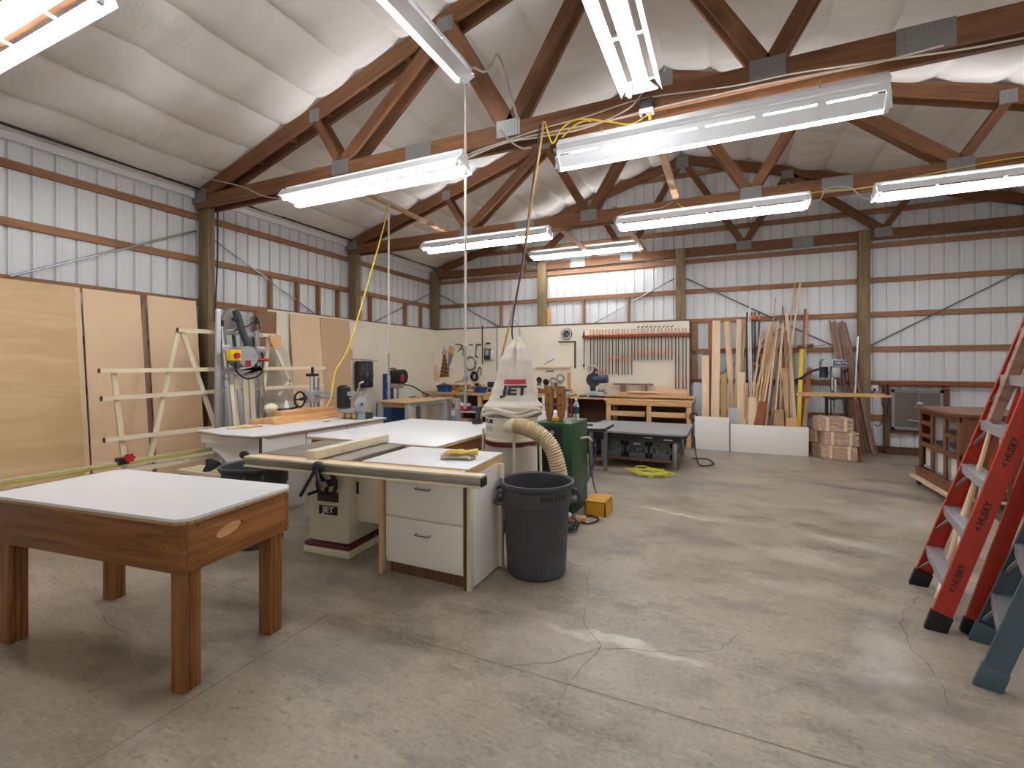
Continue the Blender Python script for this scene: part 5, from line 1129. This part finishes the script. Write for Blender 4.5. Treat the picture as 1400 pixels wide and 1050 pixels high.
def crate(x, label):
    t = wthing('plastic_crate', label, 'crate', (x, 7.52, .156), 'plastic crates on the low bench shelf'); g = G(); a, h_ = .155, .26; z = .157
    for s in (-1, 1):
        for ax in 'xy':
            def B(u0, u1, z0, z1):
                if ax == 'x': g.bb(x+u0, x+u1, 7.52+s*a-.006, 7.52+s*a+.006, z0, z1)
                else: g.bb(x+s*a-.006, x+s*a+.006, 7.52+u0, 7.52+u1, z0, z1)
            B(-a, a, z+h_-.03, z+h_); B(-a, -a+.03, z, z+h_); B(a-.03, a, z, z+h_); B(-a, a, z, z+.08); B(-a, -.06, z+h_-.08, z+h_-.03); B(.06, a, z+h_-.08, z+h_-.03)
            for k in range(-3, 4): B(k*.038-.006, k*.038+.006, z+.08, z+h_-.08)
            for zz_ in (.12, .155): B(-a, a, z+zz_-.005, z+zz_+.005)
    g.bb(x-a, x+a, 7.52-a, 7.52+a, z, z+.008); g.put('crate_shell', 'crate', t)
    return t
cx = [aty(u, 610, 7.37).x for u in (806, 838.5, 871, 904)]
crate(cx[0], 'dark plastic crate on low bench shelf, half hidden by the green cabinet'); 
c1 = crate(cx[1], 'dark plastic crate with white pieces inside, next to the bench leg by green cabinet'); c2 = crate(cx[2], 'dark plastic crate carrying a small white label on its front'); c3 = crate(cx[3], 'dark plastic crate full of tan pieces, at the free end of the low bench')
G().bb(cx[2]-.05, cx[2]+.05, 7.356, 7.358, .36, .375).put('crate_label', 'paper', c2)
for c_, x, m_ in ((c1, cx[1], 'paper'), (c3, cx[3], 'maple'), (c2, cx[2], 'steel')):
    rr = random.Random(int(x*100)); g = G()
    for k in range(14): g.box((x+rr.uniform(-.1, .1), 7.42+rr.uniform(-.03, .15), .20+rr.uniform(0, .09)), (.07, .03, .02), Euler((rr.uniform(0, 3), rr.uniform(0, 3), rr.uniform(0, 3))).to_matrix())
    o = tag(g.put('crate_contents', m_), {'paper': 'white odds and ends inside the crate by bench leg', 'maple': 'tan wooden bits filling the crate at the free bench end', 'steel': 'grey metal bits inside the crate with small white label'}[m_], 'odds and ends'); o['kind'] = 'stuff'
t = wthing('side_stand', 'small grey stand with black edged top between green cabinet and the low bench', 'stand', (-2.0, 6.7, 0))
G().prism([(-2.35, 6.40), (-1.62, 6.40), (-1.55, 6.47), (-1.55, 7.05), (-2.35, 7.05)], 'z', .685, .70).put('top', 'tabletop_grey', t); G().prism([(-2.355, 6.395), (-1.62, 6.395), (-1.545, 6.47), (-1.545, 7.055), (-2.355, 7.055)], 'z', .655, .685).put('top_edge', 'black', t)
for x, y in ((-1.68, 6.95), (-2.3, 6.95), (-2.3, 6.45), (-1.78, 6.5)): G().bb(x, x+.05, y, y+.05, 0, .655, .003).put('leg', 'steel', t)
tag(G().box((-1.80, 6.62, .712), (.09, .05, .022), Euler((0, 0, .4)).to_matrix(), .005).put('small_clamp', 'dark'), 'tiny dark clamp lying on the small grey stand', 'clamp')
t = wthing('white_machine', 'white plastic machine part showing between green cabinet and the filter bag', 'machine', (-2.15, 6.0, 0)); G().bb(-2.42, -2.0, 5.9, 6.2, 0, .95, .02).put('housing', 'white', t); G().bb(-2.28, -2.2, 5.95, 6.1, .95, 1.18, .02).put('neck', 'white', t)
def cordheap(name, c, r, n, rad, m_, label, z=.008, flat=1.0):
    rr = random.Random(int(c[0]*37+50)); pts = []
    for k in range(n*14):
        a = 2*PI*k/14; q = r*(rr.uniform(.35, 1.15)); pts.append((c[0]+q*math.cos(a), c[1]+q*flat*math.sin(a), z+rad+.005*(k//14)+rr.uniform(0, .03)))
    return cord(name, pts, rad, m_, label, 'cord', n=6, seg=3)
cordheap('extension_cable', (-1.02, 6.98, 0), .30, 6, .0075, 'lime', 'bright yellow extension cord heaped on the floor before the crates', flat=.75)
tag(cord('power_cable', [(-.50, 8.3, .40), (-.46, 8.1, .12), (-.38, 7.9, .012), (-.2, 8.1, .012), (-.32, 8.5, .012), (-.55, 8.45, .012)], .009, 'rubber'), 'black cord looping on the floor at the free end of the low bench', 'cord')
coil2 = G(); 
for k in range(3): coil2.sweep([(-.585+.06*(1+.1*k)*math.cos(2*PI*i/20), 9.53+.006*k, .60+.07*math.sin(2*PI*i/20)) for i in range(20)], .008, 6, closed=True)
tag(coil2.put('cable_coil', 'rubber'), 'black coil of cable hung at the bin end of the right workbench', 'coil')
# ================================================================== lumber bins and lumber
def lbin(x0, x1, z, label):
    t = wthing('lumber_bin', label, 'bin', ((x0+x1)/2, 9.9, 0)); G().bb(x0, x1, 9.505, 9.52, 0, z, .001).put('front_panel', 'whitewood', t)
    for x in (x0+.01, x1-.01): G().bb(x-.009, x+.009, 9.52, 10.42, 0, z-.005).put('side_panel', 'ply', t)
    return t
lbin(-.565, .026, .615, 'white fronted lumber bin, the narrow tall one beside the right workbench'); lbin(.045, 1.264, .50, 'white fronted lumber bin, the wide low one full of thin strips')
def ltop(u, v, Y): return aty(u, v, Y)
def lum(ut, vt, ub, vb, wpx, m_, label, name='board', cat='board', yt=10.40, yb=9.9, th=.02, group='lumber standing in the bins'):
    ue = ub+(ub-ut)/max(1, (vb-vt))*(606-vb); a = aty(ue, 600, yb); top = aty(ut, vt, yt)
    o = stick(name, (a.x, yb, .005), top, wpx*.0144, th, m_); return tag(o, label, cat, group)
lum(954, 523, 954, 569, 12, 'greyplastic', 'white sheet standing in the narrow bin beside the clamp board', 'sheet', yt=10.3, yb=10.0)
lum(964.5, 486.5, 964.5, 569, 9, 'maple', 'pale board with square top in narrow bin, in front of the red brown board', yt=10.2, yb=9.75)
lum(971.5, 439, 971.5, 569, 6, 'redwood', 'tall red brown board standing in the narrow bin', yb=10.1)
lum(979.5, 438.5, 977.5, 569, 10.5, 'maple', 'tallest wide pale board in the narrow bin', yb=9.85)
lum(989.5, 512, 989.5, 569, 7, 'osb', 'rough speckled board with square top in the narrow bin', yt=10.1, yb=9.7, th=.04)
lum(995.3, 524, 995.3, 568, 2, 'pine_z', 'thin pine edge standing at side of the narrow bin', yt=10.0, yb=9.8)
lum(992.5, 439.5, 1001, 557, 5.5, 'maple', 'pale leaning board crossing from the narrow to the wide bin', yb=10.0)
lum(997.2, 439, 1003.5, 557, 2.6, 'pine_z', 'slim pine leaning strip right beside the pale leaning board', yb=10.02)
lum(1010.4, 436.5, 1007.5, 557, 6, 'maple', 'pale upright board behind the short square board of the wide bin', yb=9.95)
lum(1017.2, 436.5, 1010.5, 540, 5, 'strip', 'brownish board crossing behind pale upright board in the wide bin', yb=10.05)
lum(1013.5, 509, 1013.5, 578, 9, 'maple', 'short square topped pale board at left of the wide bin', yt=10.1, yb=9.62)
lum(1019.5, 523.5, 1019.5, 578, 5, 'strip', 'short brown board next to the square topped pale one', yt=10.0, yb=9.65)
lum(1003, 558, 1003, 578, 12, 'greyplastic', 'small white panel piece standing in the wide bin', 'sheet', yt=9.75, yb=9.66)
lum(1022.6, 422, 1025, 540, 1.9, 'paper', 'white plastic strip, shorter of two, standing in the wide bin', 'strip', yb=10.1)
lum(1025.4, 409, 1027.5, 540, 1.9, 'paper', 'white plastic strip, taller of two, standing in the wide bin', 'strip', yb=10.12)
lum(1028.5, 543, 1028.5, 568, 9.5, 'maple', 'short thick pale post standing among the strips', yt=9.75, yb=9.66, th=.08)
lum(1044, 549, 1036, 578, 10, 'redwood', 'short reddish spotted plank leaning at front of the wide bin', yt=9.72, yb=9.58)
lum(1065, 560, 1065, 578, 10, 'osb', 'short barked log end standing at front of the wide bin', yt=9.68, yb=9.62, th=.09)
lum(1073, 503.5, 1080, 566, 9, 'strip', 'broad brown board leaning at right half of the wide bin', yt=10.1, yb=9.75)
lum(1075, 427, 1087.5, 573, 3.6, 'maple', 'long pale lath leaning across the right half of the wide bin', yb=9.7)
lum(1082, 571.5, 1082, 580, 12, 'honey', 'short honey block at right front of the wide bin', yt=9.66, yb=9.62, th=.1)
t = lum(1096, 476, 1091.5, 580, 4.6, 'yellow', 'bright yellow straight edge standing in the wide bin', 'straight_edge', 'straight edge', yt=10.28, yb=9.8)
lum(1101, 422, 1093, 540, 2.6, 'redwood', 'tall dark brown lath behind the yellow straight edge', yb=10.0); lum(1103.5, 428, 1097, 540, 3, 'strip', 'tall mid brown lath just right of the dark brown lath', yb=10.05)
lum(1107, 503, 1098, 580, 5.5, 'redwood', 'short reddish board leaning right of the yellow straight edge', yt=10.1, yb=9.85); lum(1104, 545, 1099, 580, 4, 'strip', 'short brown piece at the right end of the wide bin', yt=9.9, yb=9.7)
lum(1087, 386, 1071, 520, 1.6, 'strip', 'thin dark edged strip, one of two tallest, left of the pair', yb=10.1); lum(1094, 387, 1073, 530, 2.2, 'maple', 'thin pale strip, one of two tallest, right of the pair', yb=10.0)
lum(1060.5, 407, 1048, 520, 1.3, 'strip', 'very thin strip rising alone above the thicket in the wide bin', yb=10.1); lum(1070, 419, 1074, 530, 1.6, 'greywood', 'thin grey strip with pointed top above the thicket', yb=10.1)
rr = random.Random(31)
for k in range(54):
    u0 = rr.uniform(1040, 1084); v0 = 436+rr.random()**1.5*60+abs(u0-1062)*.5; sh = rr.uniform(6, 26) if u0 < 1068 else rr.uniform(-10, 14)
    yb_ = 9.62+.5*((k*7) % 54)/54
    lum(u0, v0, u0-sh, 560, rr.uniform(1.0, 2.5), rr.choice(['strip', 'strip', 'maple', 'pine_z', 'greywood']), 'thin wood strip in the dense thicket of strips in the wide bin', 'wood_strip', 'strip', yt=10.15+.28*((k*7) % 54)/54, yb=yb_, th=.012, group='thicket of thin strips in the wide bin')
for k, (u, vb_, lab) in enumerate(((1021.3, 510, 'plain dark clamp'), (1027.5+.3, 516, 'orange handled clamp hidden partly by white strips'), (1032, 520, 'orange handled clamp in the middle'), (1037.8, 516, 'orange handled clamp nearest the strips'))):
    x = aty(u, 470, 10.36).x; zt = aty(u, 427, 10.36).z; zb = aty(u, vb_, 10.36).z; t = wthing('bar_clamp', lab+' of the clamps standing behind the wide bin', 'clamp', (x, 10.37, zb), 'bar clamps standing behind the wide bin')
    G().bb(x-.014, x+.014, 10.36, 10.38, .02, zt).put('bar', 'dark', t)
    if k: G().box((x, 10.34, zt-.10), (.045, .06, .10), None, .01).put('handle', 'clamporange', t); G().box((x, 10.34, zb+.12+.1*k), (.045, .05, .05), None, .008).put('sliding_jaw', 'clamporange', t)
t = wthing('sash_clamp', 'wooden clamp with steel bar lying level across top of the yellow straight edge', 'clamp', tuple(aty(1097, 474, 10.26)))
p, q, r_ = aty(1090, 474, 10.24), aty(1112, 472, 10.24), aty(1129, 472, 10.24); g = G(); g.cyl(aty(1104, 473, 10.24), q, .035, n=10); g.bb(p.x, p.x+.11, 10.22, 10.26, p.z-.03, p.z+.03, .006); g.put('wooden_jaw', 'oldwood', t); G().cyl(p, r_, .009, n=8).put('bar', 'steel', t)
for k, (u, lab) in enumerate(((745.8, 'beside the post'), (751, 'next to the board beside the post'))):
    p, q = aty(u-2, 444, 10.44), aty(u+2, 419, 10.44); tag(G().bb(p.x, q.x, 10.40, 10.44, 2.51, q.z-.03*k).put('short_board', 'honey'), 'short honey coloured board end above cream wall boards, '+lab, 'board')
p = atx(491, 431, -6.98); tag(G().cyl((-7.0, p.y, p.z), (-6.96, p.y, p.z), .11, n=20).put('log_slice', 'honey'), 'round slice of log fixed on left wall beside the post with the yellow cord', 'log slice')
# bark slabs between clamp board and bins
for k, (v0, v1, lab) in enumerate(((441, 480, 'upper'), (485, 519, 'lower'))):
    p, q = aty(945, v1, 10.42), aty(954, v0, 10.42); tag(G().box(((p.x+q.x)/2, 10.42, (p.z+q.z)/2), (q.x-p.x, .04, q.z-p.z), None, .015).put('bark_slab', 'bark'), lab+' rough barked slab on wall beside end of the clamp board', 'slab')
# ================================================================== shingles, drill press, strips
def shingle_bundle(x, y, z, a, label, seed):
    t = thing('shingle_bundle', label, 'shingles', (x, y, z), a, 'bundles of wooden shingles'); rr = random.Random(seed); g = G()
    for k in range(9):
        xx_ = -.235
        while xx_ < .2:
            w_ = rr.uniform(.08, .17); x1 = min(xx_+w_, .24); dy = rr.uniform(-.012, .012); g.bb(xx_+.002, x1-.002, -.24+dy, .24+dy, k*.0235, k*.0235+.021); xx_ = x1
    g.put('shingles', 'shake', t)
    for xs in (-.12, .13): G().bb(xs-.022, xs+.022, -.256, -.253, -.001, .215).bb(xs-.022, xs+.022, -.256, .256, .213, .216).put('strap', 'maple', t)
    return t
shingle_bundle(1.66, 9.42, .045, -.05, 'bundle of wooden shingles at the foot of the front stack', 1); shingle_bundle(1.68, 9.44, .265, -.02, 'strapped bundle of wooden shingles in the middle of front stack', 2); shingle_bundle(1.60, 9.50, .485, .06, 'bundle of wooden shingles on top of the stack, shifted to the bins', 3)
shingle_bundle(1.56, 9.99, .0, .08, 'low bundle of shingles behind the front stack', 4); shingle_bundle(1.55, 10.02, .222, -.06, 'upper bundle of shingles behind the front stack', 5)
tag(G().bb(1.44, 1.88, 9.20, 9.64, 0, .042).put('base_board', 'shake'), 'thin board on the floor under the front stack of shingles', 'board')
t = wthing('drill_press', 'grey topped drill press with dark lettered badge standing behind the shingles', 'drill press', (1.72, 9.98, 0))
g = G(); g.cyl((1.70, 10.05, .40), (1.70, 10.05, 1.56), .035, n=14); g.put('column', 'chrome', t)
hz = aty(1140, 496, 9.8).z
g = G(); g.prism([(1.50, hz-.06), (1.87, hz-.06), (1.87, hz+.02), (1.85, hz+.05), (1.54, hz+.07), (1.50, hz+.02)], 'y', 9.76, 10.10); hd = g.put('belt_cover', 'alu', t)
b_ = G().bb(1.665, 1.865, 9.752, 9.759, hz-.045, hz+.035).put('badge', 'navy', hd); lettering('badge_lettering', 'DELTA', .058, 'letter_white', b_, axes((1, 0, 0), (0, 0, 1), (1.775, 9.751, hz-.006)), .0006, .001)
G().bb(1.65, 1.78, 9.80, 10.0, hz-.26, hz-.06, .02).put('head', 'lampgrey', t); g = G(); g.cyl((1.56, 10.0, hz-.26), (1.56, 10.0, hz-.07), .065, n=16); g.put('motor', 'dark', t)
g = G(); g.cyl((1.71, 9.86, hz-.42), (1.71, 9.86, hz-.29), .03, n=12); g.cyl((1.71, 9.86, hz-.50), (1.71, 9.86, hz-.42), .024, .014, n=12); g.put('chuck', 'chrome', t)
g = G()
for a in (.4, 2.5, 4.6): g.cyl((1.84, 9.84, hz-.2), (1.86, 9.84+.15*math.cos(a), hz-.2+.15*math.sin(a)), .008, n=6); g.ball((1.86, 9.84+.15*math.cos(a), hz-.2+.15*math.sin(a)), .018, 8)
g.put('feed_handle', 'black', t)
G().bb(1.54, 1.87, 9.45, 9.98, 1.00, 1.04, .006).put('table', 'dark', t); G().bb(1.66, 1.74, 9.98, 10.1, .95, 1.06).put('table_bracket', 'dark', t)
G().bb(1.54, 1.90, 9.82, 10.2, .36, .40).put('base', 'dark', t)
for x in (1.56, 1.84): 
    for y in (9.84, 10.14): G().bb(x, x+.045, y, y+.045, 0, 1.0 if y < 9.9 else .4).put('stand_leg', 'black', t)
G().sweep(spline([(1.52, 10.0, hz-.1), (1.36, 10.05, hz-.16), (1.24, 10.1, hz-.27), (1.15, 10.2, hz-.32)]), .022, 8).put('power_cord', 'dark', t)
tag(G().box((1.32, 10.30, 1.295), (.2, .12, .05), None, .01).put('angle_grinder', 'dark'), 'dark tool resting on the wall girt left of the drill press', 'tool')
board((1.075, 9.50, 1.062), (2.40, 9.50, 1.066), .10, .034, 'honey', 'long honey board laid across the drill press table'); board((1.09, 9.52, 1.094), (2.33, 9.53, 1.096), .09, .022, 'pine', 'second long board resting on the honey board over drill press')
rr = random.Random(14)
ad = ['pinkish', 'pale', 'dark grey', 'reddish', 'brown', 'tan', 'silvery', 'knotty', 'narrow pale', 'broad grey', 'rusty', 'bleached']
for k in range(12):
    u0 = 1134.5+(k*1.55 if k < 6 else 3+k*1.65); lum(u0, 438+rr.uniform(0, 4), u0+11+rr.uniform(0, 5)+(k*.6), 520, rr.uniform(1.6, 2.6), 'greywood', ad[k]+' moulding strip in the bundle leaning behind drill press', 'moulding_strip', 'strip', yt=10.40, yb=10.28-.012*k if k < 6 else 10.18-.01*k, th=.012, group='moulding strips behind the drill press')
lum(1157, 475, 1169, 555, 2.2, 'redwood', 'thin dark red strip leaning with foot beside the shingles', 'moulding_strip', 'strip', yt=10.40, yb=9.86, th=.02); lum(1173, 460, 1168.5, 535, 1.8, 'alu', 'thin pale metal strip leaning against the treated post', 'metal_strip', 'strip', yt=10.28, yb=10.05, th=.012)
lum(1164, 520, 1180, 618, 2, 'redwood', 'long brown broken handle leaning with its foot out on the floor by shingles', 'handle', 'stick', yt=10.3, yb=9.35, th=.025)
t = wthing('outlet_box', 'white electrical outlet box with black plug on wall right of the treated post', 'outlet', tuple(aty(1195, 530, 10.42))); p, q = aty(1190.5, 534.5, 10.40), aty(1200.5, 525.5, 10.40); G().bb(p.x, q.x, 10.39, 10.46, p.z, q.z, .008).put('box_body', 'white', t); G().bb(p.x+.035, p.x+.065, 10.36, 10.39, p.z, p.z+.05, .006).put('plug', 'black', t)
tag(cord('power_cable', [aty(1207, 526, 10.40), aty(1206, 550, 10.38), aty(1210, 568, 10.36), aty(1202, 582, 10.36), aty(1196, 580, 10.36)], .009, 'maroon'), 'dark red cord hung by the frame post right of the outlet box', 'cord')
tag(cord('power_cable', [aty(1212, 524, 10.38), aty(1215, 545, 10.36), aty(1211, 570, 10.36), aty(1208, 572, 10.36)], .008, 'rubber'), 'black cord hung beside the dark red cord', 'cord')
# framed opening and screens on the back wall, right
t = wthing('wall_frame', 'brown timber frame on back wall around the dusty window screen', 'frame', (2.95, 10.45, 0))
for x in (2.535, 3.36): G().bb(x, x+.075, 10.40, 10.48, .12, 1.22).put('stile', 'oldwood', t)
G().bb(2.61, 3.36, 10.42, 10.48, .37, .43).put('cross_rail', 'oldwood', t); G().bb(2.535, 4.6, 10.36, 10.41, .0, .09).put('bottom_rail', 'oldwood', t); G().bb(2.2, 4.8, 10.38, 10.42, 1.22, 1.275).put('top_rail', 'redwood', t)
t = wthing('window_screen', 'grey framed dusty window screen leaning in the brown wall frame', 'screen', (2.97, 10.40, .44)); p, q = Vector((2.63, 10.36, .44)), Vector((3.34, 10.36, 1.14))
G().bb(p.x, q.x, 10.37, 10.395, p.z, p.z+.045).bb(p.x, q.x, 10.37, 10.395, q.z-.045, q.z).bb(p.x, p.x+.045, 10.37, 10.395, p.z, q.z).bb(q.x-.045, q.x, 10.37, 10.395, p.z, q.z).put('frame', 'screenframe', t); G().bb(p.x+.04, q.x-.04, 10.380, 10.385, p.z+.04, q.z-.04).put('mesh_panel', 'screen', t); G().bb((p.x+q.x)/2+.02, (p.x+q.x)/2+.03, 10.372, 10.38, p.z, q.z).put('mesh_panel_bar', 'screenframe', t)
tag(cord('cable', [(2.62, 10.35, 1.18), (2.9, 10.34, 1.13), (3.3, 10.34, 1.17), (3.7, 10.36, 1.19), (4.5, 10.36, 1.16)], .006, 'grey_cord'), 'thin grey cable sagging below the red brown rail above the screen', 'cable')
tag(cord('hose', [(2.85, 10.34, .62), (3.05, 10.33, .60), (3.2, 10.3, .68), (3.25, 10.28, .85)], .009, 'white_cord'), 'pale thin hose sagging in front of the dusty window screen', 'hose')
# ================================================================== brown shop cabinet on casters
t = wthing('rolling_cabinet', 'dark brown shelving cabinet on casters with pull out trays, behind the red ladder', 'cabinet', (2.62, 7.3, 0))
X0, X1, Y0, Y1 = 2.30, 2.98, 6.72, 7.92
G().prism([(X0-.06, Y1+.04), (X0-.06, Y0+.06), (X0+.02, Y0-.06), (X1+.05, Y0-.06), (X1+.05, Y1+.04)], 'z', 1.0, 1.03).put('top', 'browntop', t)
G().bb(X0+.02, X1, Y0, Y0+.025, .14, 1.0).put('end_panel', 'brown', t); G().bb(X0+.02, X1, Y1-.025, Y1, .14, 1.0).put('end_panel', 'brown', t); G().bb(X1-.02, X1, Y0+.025, Y1-.025, .14, 1.0).put('back_panel', 'whitewood', t)
for y in (Y0, Y0+.36, Y0+.74, Y1-.07): G().bb(X0-.001, X0+.022, y, y+.07, .14, .985, .002).put('stile', 'brown', t)
G().bb(X0, X0+.02, Y0, Y1, .94, 1.0).put('top_rail', 'brown', t); G().bb(X0-.004, X0+.02, Y0, Y1, .52, .58).put('mid_rail', 'brown', t); G().bb(X0-.03, X0+.0, Y0-.02, Y1+.03, .12, .24, .003).put('base_rail', 'brown', t); G().bb(X0-.08, X1, Y0, Y1+.06, .085, .115).put('cart_board', 'maple', t)
for y in (Y0+.38, Y0+.76): G().bb(X0+.03, X1-.02, y, y+.02, .14, .985).put('divider', 'whitewood', t)
cols = ((Y0+.075, Y0+.355), (Y0+.435, Y0+.735), (Y0+.815, Y1-.075))
for k, (a, b_) in enumerate(cols):
    for z in ((.62, .77) if k != 1 else (.59,)): G().bb(X0+.03, X1-.05, a, b_, z, z+.055, .006).put('tray', 'dark', t)
    for z in ((.79,) if k == 0 else (.84, .68) if k == 2 else ()): G().bb(X0, X0+.02, a, b_, z-.06 if k == 0 else z-.04, z-.01 if k == 0 else z+.01).put('shelf_edge', 'brown', t)
    G().bb(X0+.05, X0+.06, a, b_, .27, .51).put('inner_panel', 'white' if k else 'whitewood', t); G().bb(X0+.03, X0+.20, a, b_, .245, .275).put('tray', 'greyplastic', t)
for y in (Y0+.1, Y1-.02):
    for x in (X0+.0, X1-.1):
        c_ = G(); c_.cyl((x-.018, y, .04), (x+.018, y, .04), .04, n=18); c_ = c_.put('caster', 'rubber', t); G().bb(x-.028, x+.028, y-.02, y+.02, .06, .086).put('caster_fork', 'steel', c_)
tag(G().ball((X0-.02, Y1-.1, 1.06), .035, 8, (1, 2, .8)).put('cloth_scrap', 'screenframe'), 'small greyish scrap lying on the back corner of brown cabinet top', 'scrap')
# ================================================================== ladders
def ladder(label, N0, F0, lean, H_, m_, text=None, rear=.24, foot='rubber', taper=.10, steps=7, backsp=.04):
    N0, F0 = Vector((*N0, 0)), Vector((*F0, 0)); wv = (F0-N0); Wd = wv.length; wv.normalize(); dv = Vector((wv.y, -wv.x, 0))
    t = thing('step_ladder', label, 'ladder', tuple((N0+F0)/2)); B0 = (N0+F0)/2
    Tm = (N0+F0)/2+dv*lean*H_+Vector((0, 0, H_))
    def P(s, z, d=0): # s: -1 near rail .. 1 far rail
        return Vector((0, 0, 0))+wv*s*(Wd/2-taper*z/H_)+dv*(lean*z+d)+Vector((0, 0, z))
    rails = {}
    for s in (-1, 1):
        a, b = P(s, .07), P(s, H_); ax = (b-a).normalized(); dd = (dv-ax*dv.dot(ax)).normalized(); L = (b-a).length; rot = Matrix((dd, ax.cross(dd), ax)).transposed().to_4x4()
        g = G(); w_ = .09; inn = -s*1.0  # web on the outside, flanges pointing in
        sgn = 1 if (rot @ Vector((0, 1, 0))).dot(wv)*inn > 0 else -1
        g.bb(0, w_, -.002, .002, 0, L); g.bb(0, .004, 0, sgn*.03, 0, L); g.bb(w_-.004, w_, 0, sgn*.03, 0, L)
        rail = g.put('side_rail', m_, t, smooth=False); rail.matrix_local = Matrix.Translation(a) @ rot; rails[s] = rail
        f_ = G().bb(-.006, w_+.006, -.008 if sgn > 0 else -.036, .036 if sgn > 0 else .008, -.075, .05, .006).put('rubber_foot', foot, rail)
        if text and s < 0:
            for zt in (.28, .67, 1.06, 1.45):
                n_ = (rot.to_3x3() @ Vector((0, -sgn, 0))).normalized(); lx = ax; ly = n_.cross(lx)
                lo = lettering('printed_lettering', text, .044, 'letter_black', rail, Matrix(), .0005, .001)
                lo.matrix_local = (Matrix.Translation(a) @ rot).inverted() @ axes(lx, ly, a+ax*zt+dd*.045+n_*.0028)
        # rear rail
        a2, b2 = P(s*.82, .03, rear), P(s*.9, H_-.05, .105); o = stick('rear_rail', a2, b2, .025, .07, m_, t, face=tuple(dv)); 
        G().bb(-.02, .02, -.04, .04, -.03, .06, .005).put('rubber_foot', foot, o)
    for k in range(1, steps+1):
        z = .30*k-.01
        if z > H_-.15: break
        a, b = P(-1, z), P(1, z); L = (b-a).length; x_ = wv; g = G(); rot = Matrix((wv, -dv*-1, Vector((0, 0, 1)))).transposed()
        rot = Matrix((wv, dv, wv.cross(dv))).transposed()
        if rot.col[2].z < 0: pass
        c0 = (a+b)/2+dv*.045
        g.box(c0, (L-.006, .088, .006), rot)
        for q in range(5): g.box(c0+dv*(-.034+.017*q)+Vector((0, 0, .0045)), (L-.006, .007, .004), rot)
        g.box(c0-dv*.043+Vector((0, 0, -.028)), (L-.006, .004, .056), rot); g.box(c0+dv*.043+Vector((0, 0, -.02)), (L-.006, .004, .04), rot)
        st = g.put('step', 'alu', t, smooth=False)
        for s in (-1, 1): beam('step_brace', (a+b)/2+wv*s*L*.22+dv*.02+Vector((0, 0, -.03)), P(s*.98, z-.17, .02), .02, .006, 'alu', st)
        if k % 2 == 0:
            a3, b3 = P(-.84, z+.06, rear-.105*z/H_+.0), P(.84, z+.06, rear-.105*z/H_); beam('rear_brace', a3, b3, .004, .04, 'steel', t)
    g = G(); a, b = P(-1, H_), P(1, H_); g.bar(a+dv*.06, b+dv*.06, .2, .05, bev=.01); g.put('top_cap', m_, t)
    return t
ladder('tall orange red fibreglass step ladder with aluminium treads, standing at the right edge', (1.062, 3.56), (1.185, 4.27), .297, 2.44, 'orange', '< HUSKY', .195)
ladder('blue grey fibreglass step ladder with worn treads, in the lower right corner', (1.09, 3.03), (1.255, 3.545), .296, 1.83, 'bluelad', None, .26, 'bluelad', .06)
t = wthing('long_handled_tool', 'pale wooden tool handle with grey shaft standing behind the red ladder rungs', 'tool', (1.25, 4.0, 0))
G().sweep(spline([(1.25, 4.00, .02), (1.325, 3.97, .35), (1.40, 3.95, .70), (1.505, 3.93, 1.2)]), lambda u: .011+.010*math.sin(PI*min(1, u*1.1))**2, 10).put('handle', 'maple', t)
beam('shaft', (1.505, 3.93, 1.2), (1.75, 3.92, 2.05), .05, .05, 'greywood', t)
# ------------------------------------------------------------------ render look
w = bpy.data.worlds.new('world'); SC.world = w; w.use_nodes = True
w.node_tree.nodes['Background'].inputs[0].default_value = (.92, .89, .85, 1); w.node_tree.nodes['Background'].inputs[1].default_value = .9
SC.view_settings.view_transform = 'Standard'; SC.view_settings.look = 'None'; SC.view_settings.gamma = 1.0
SC.view_settings.use_curve_mapping = False; SC.view_settings.exposure = EXPOSURE
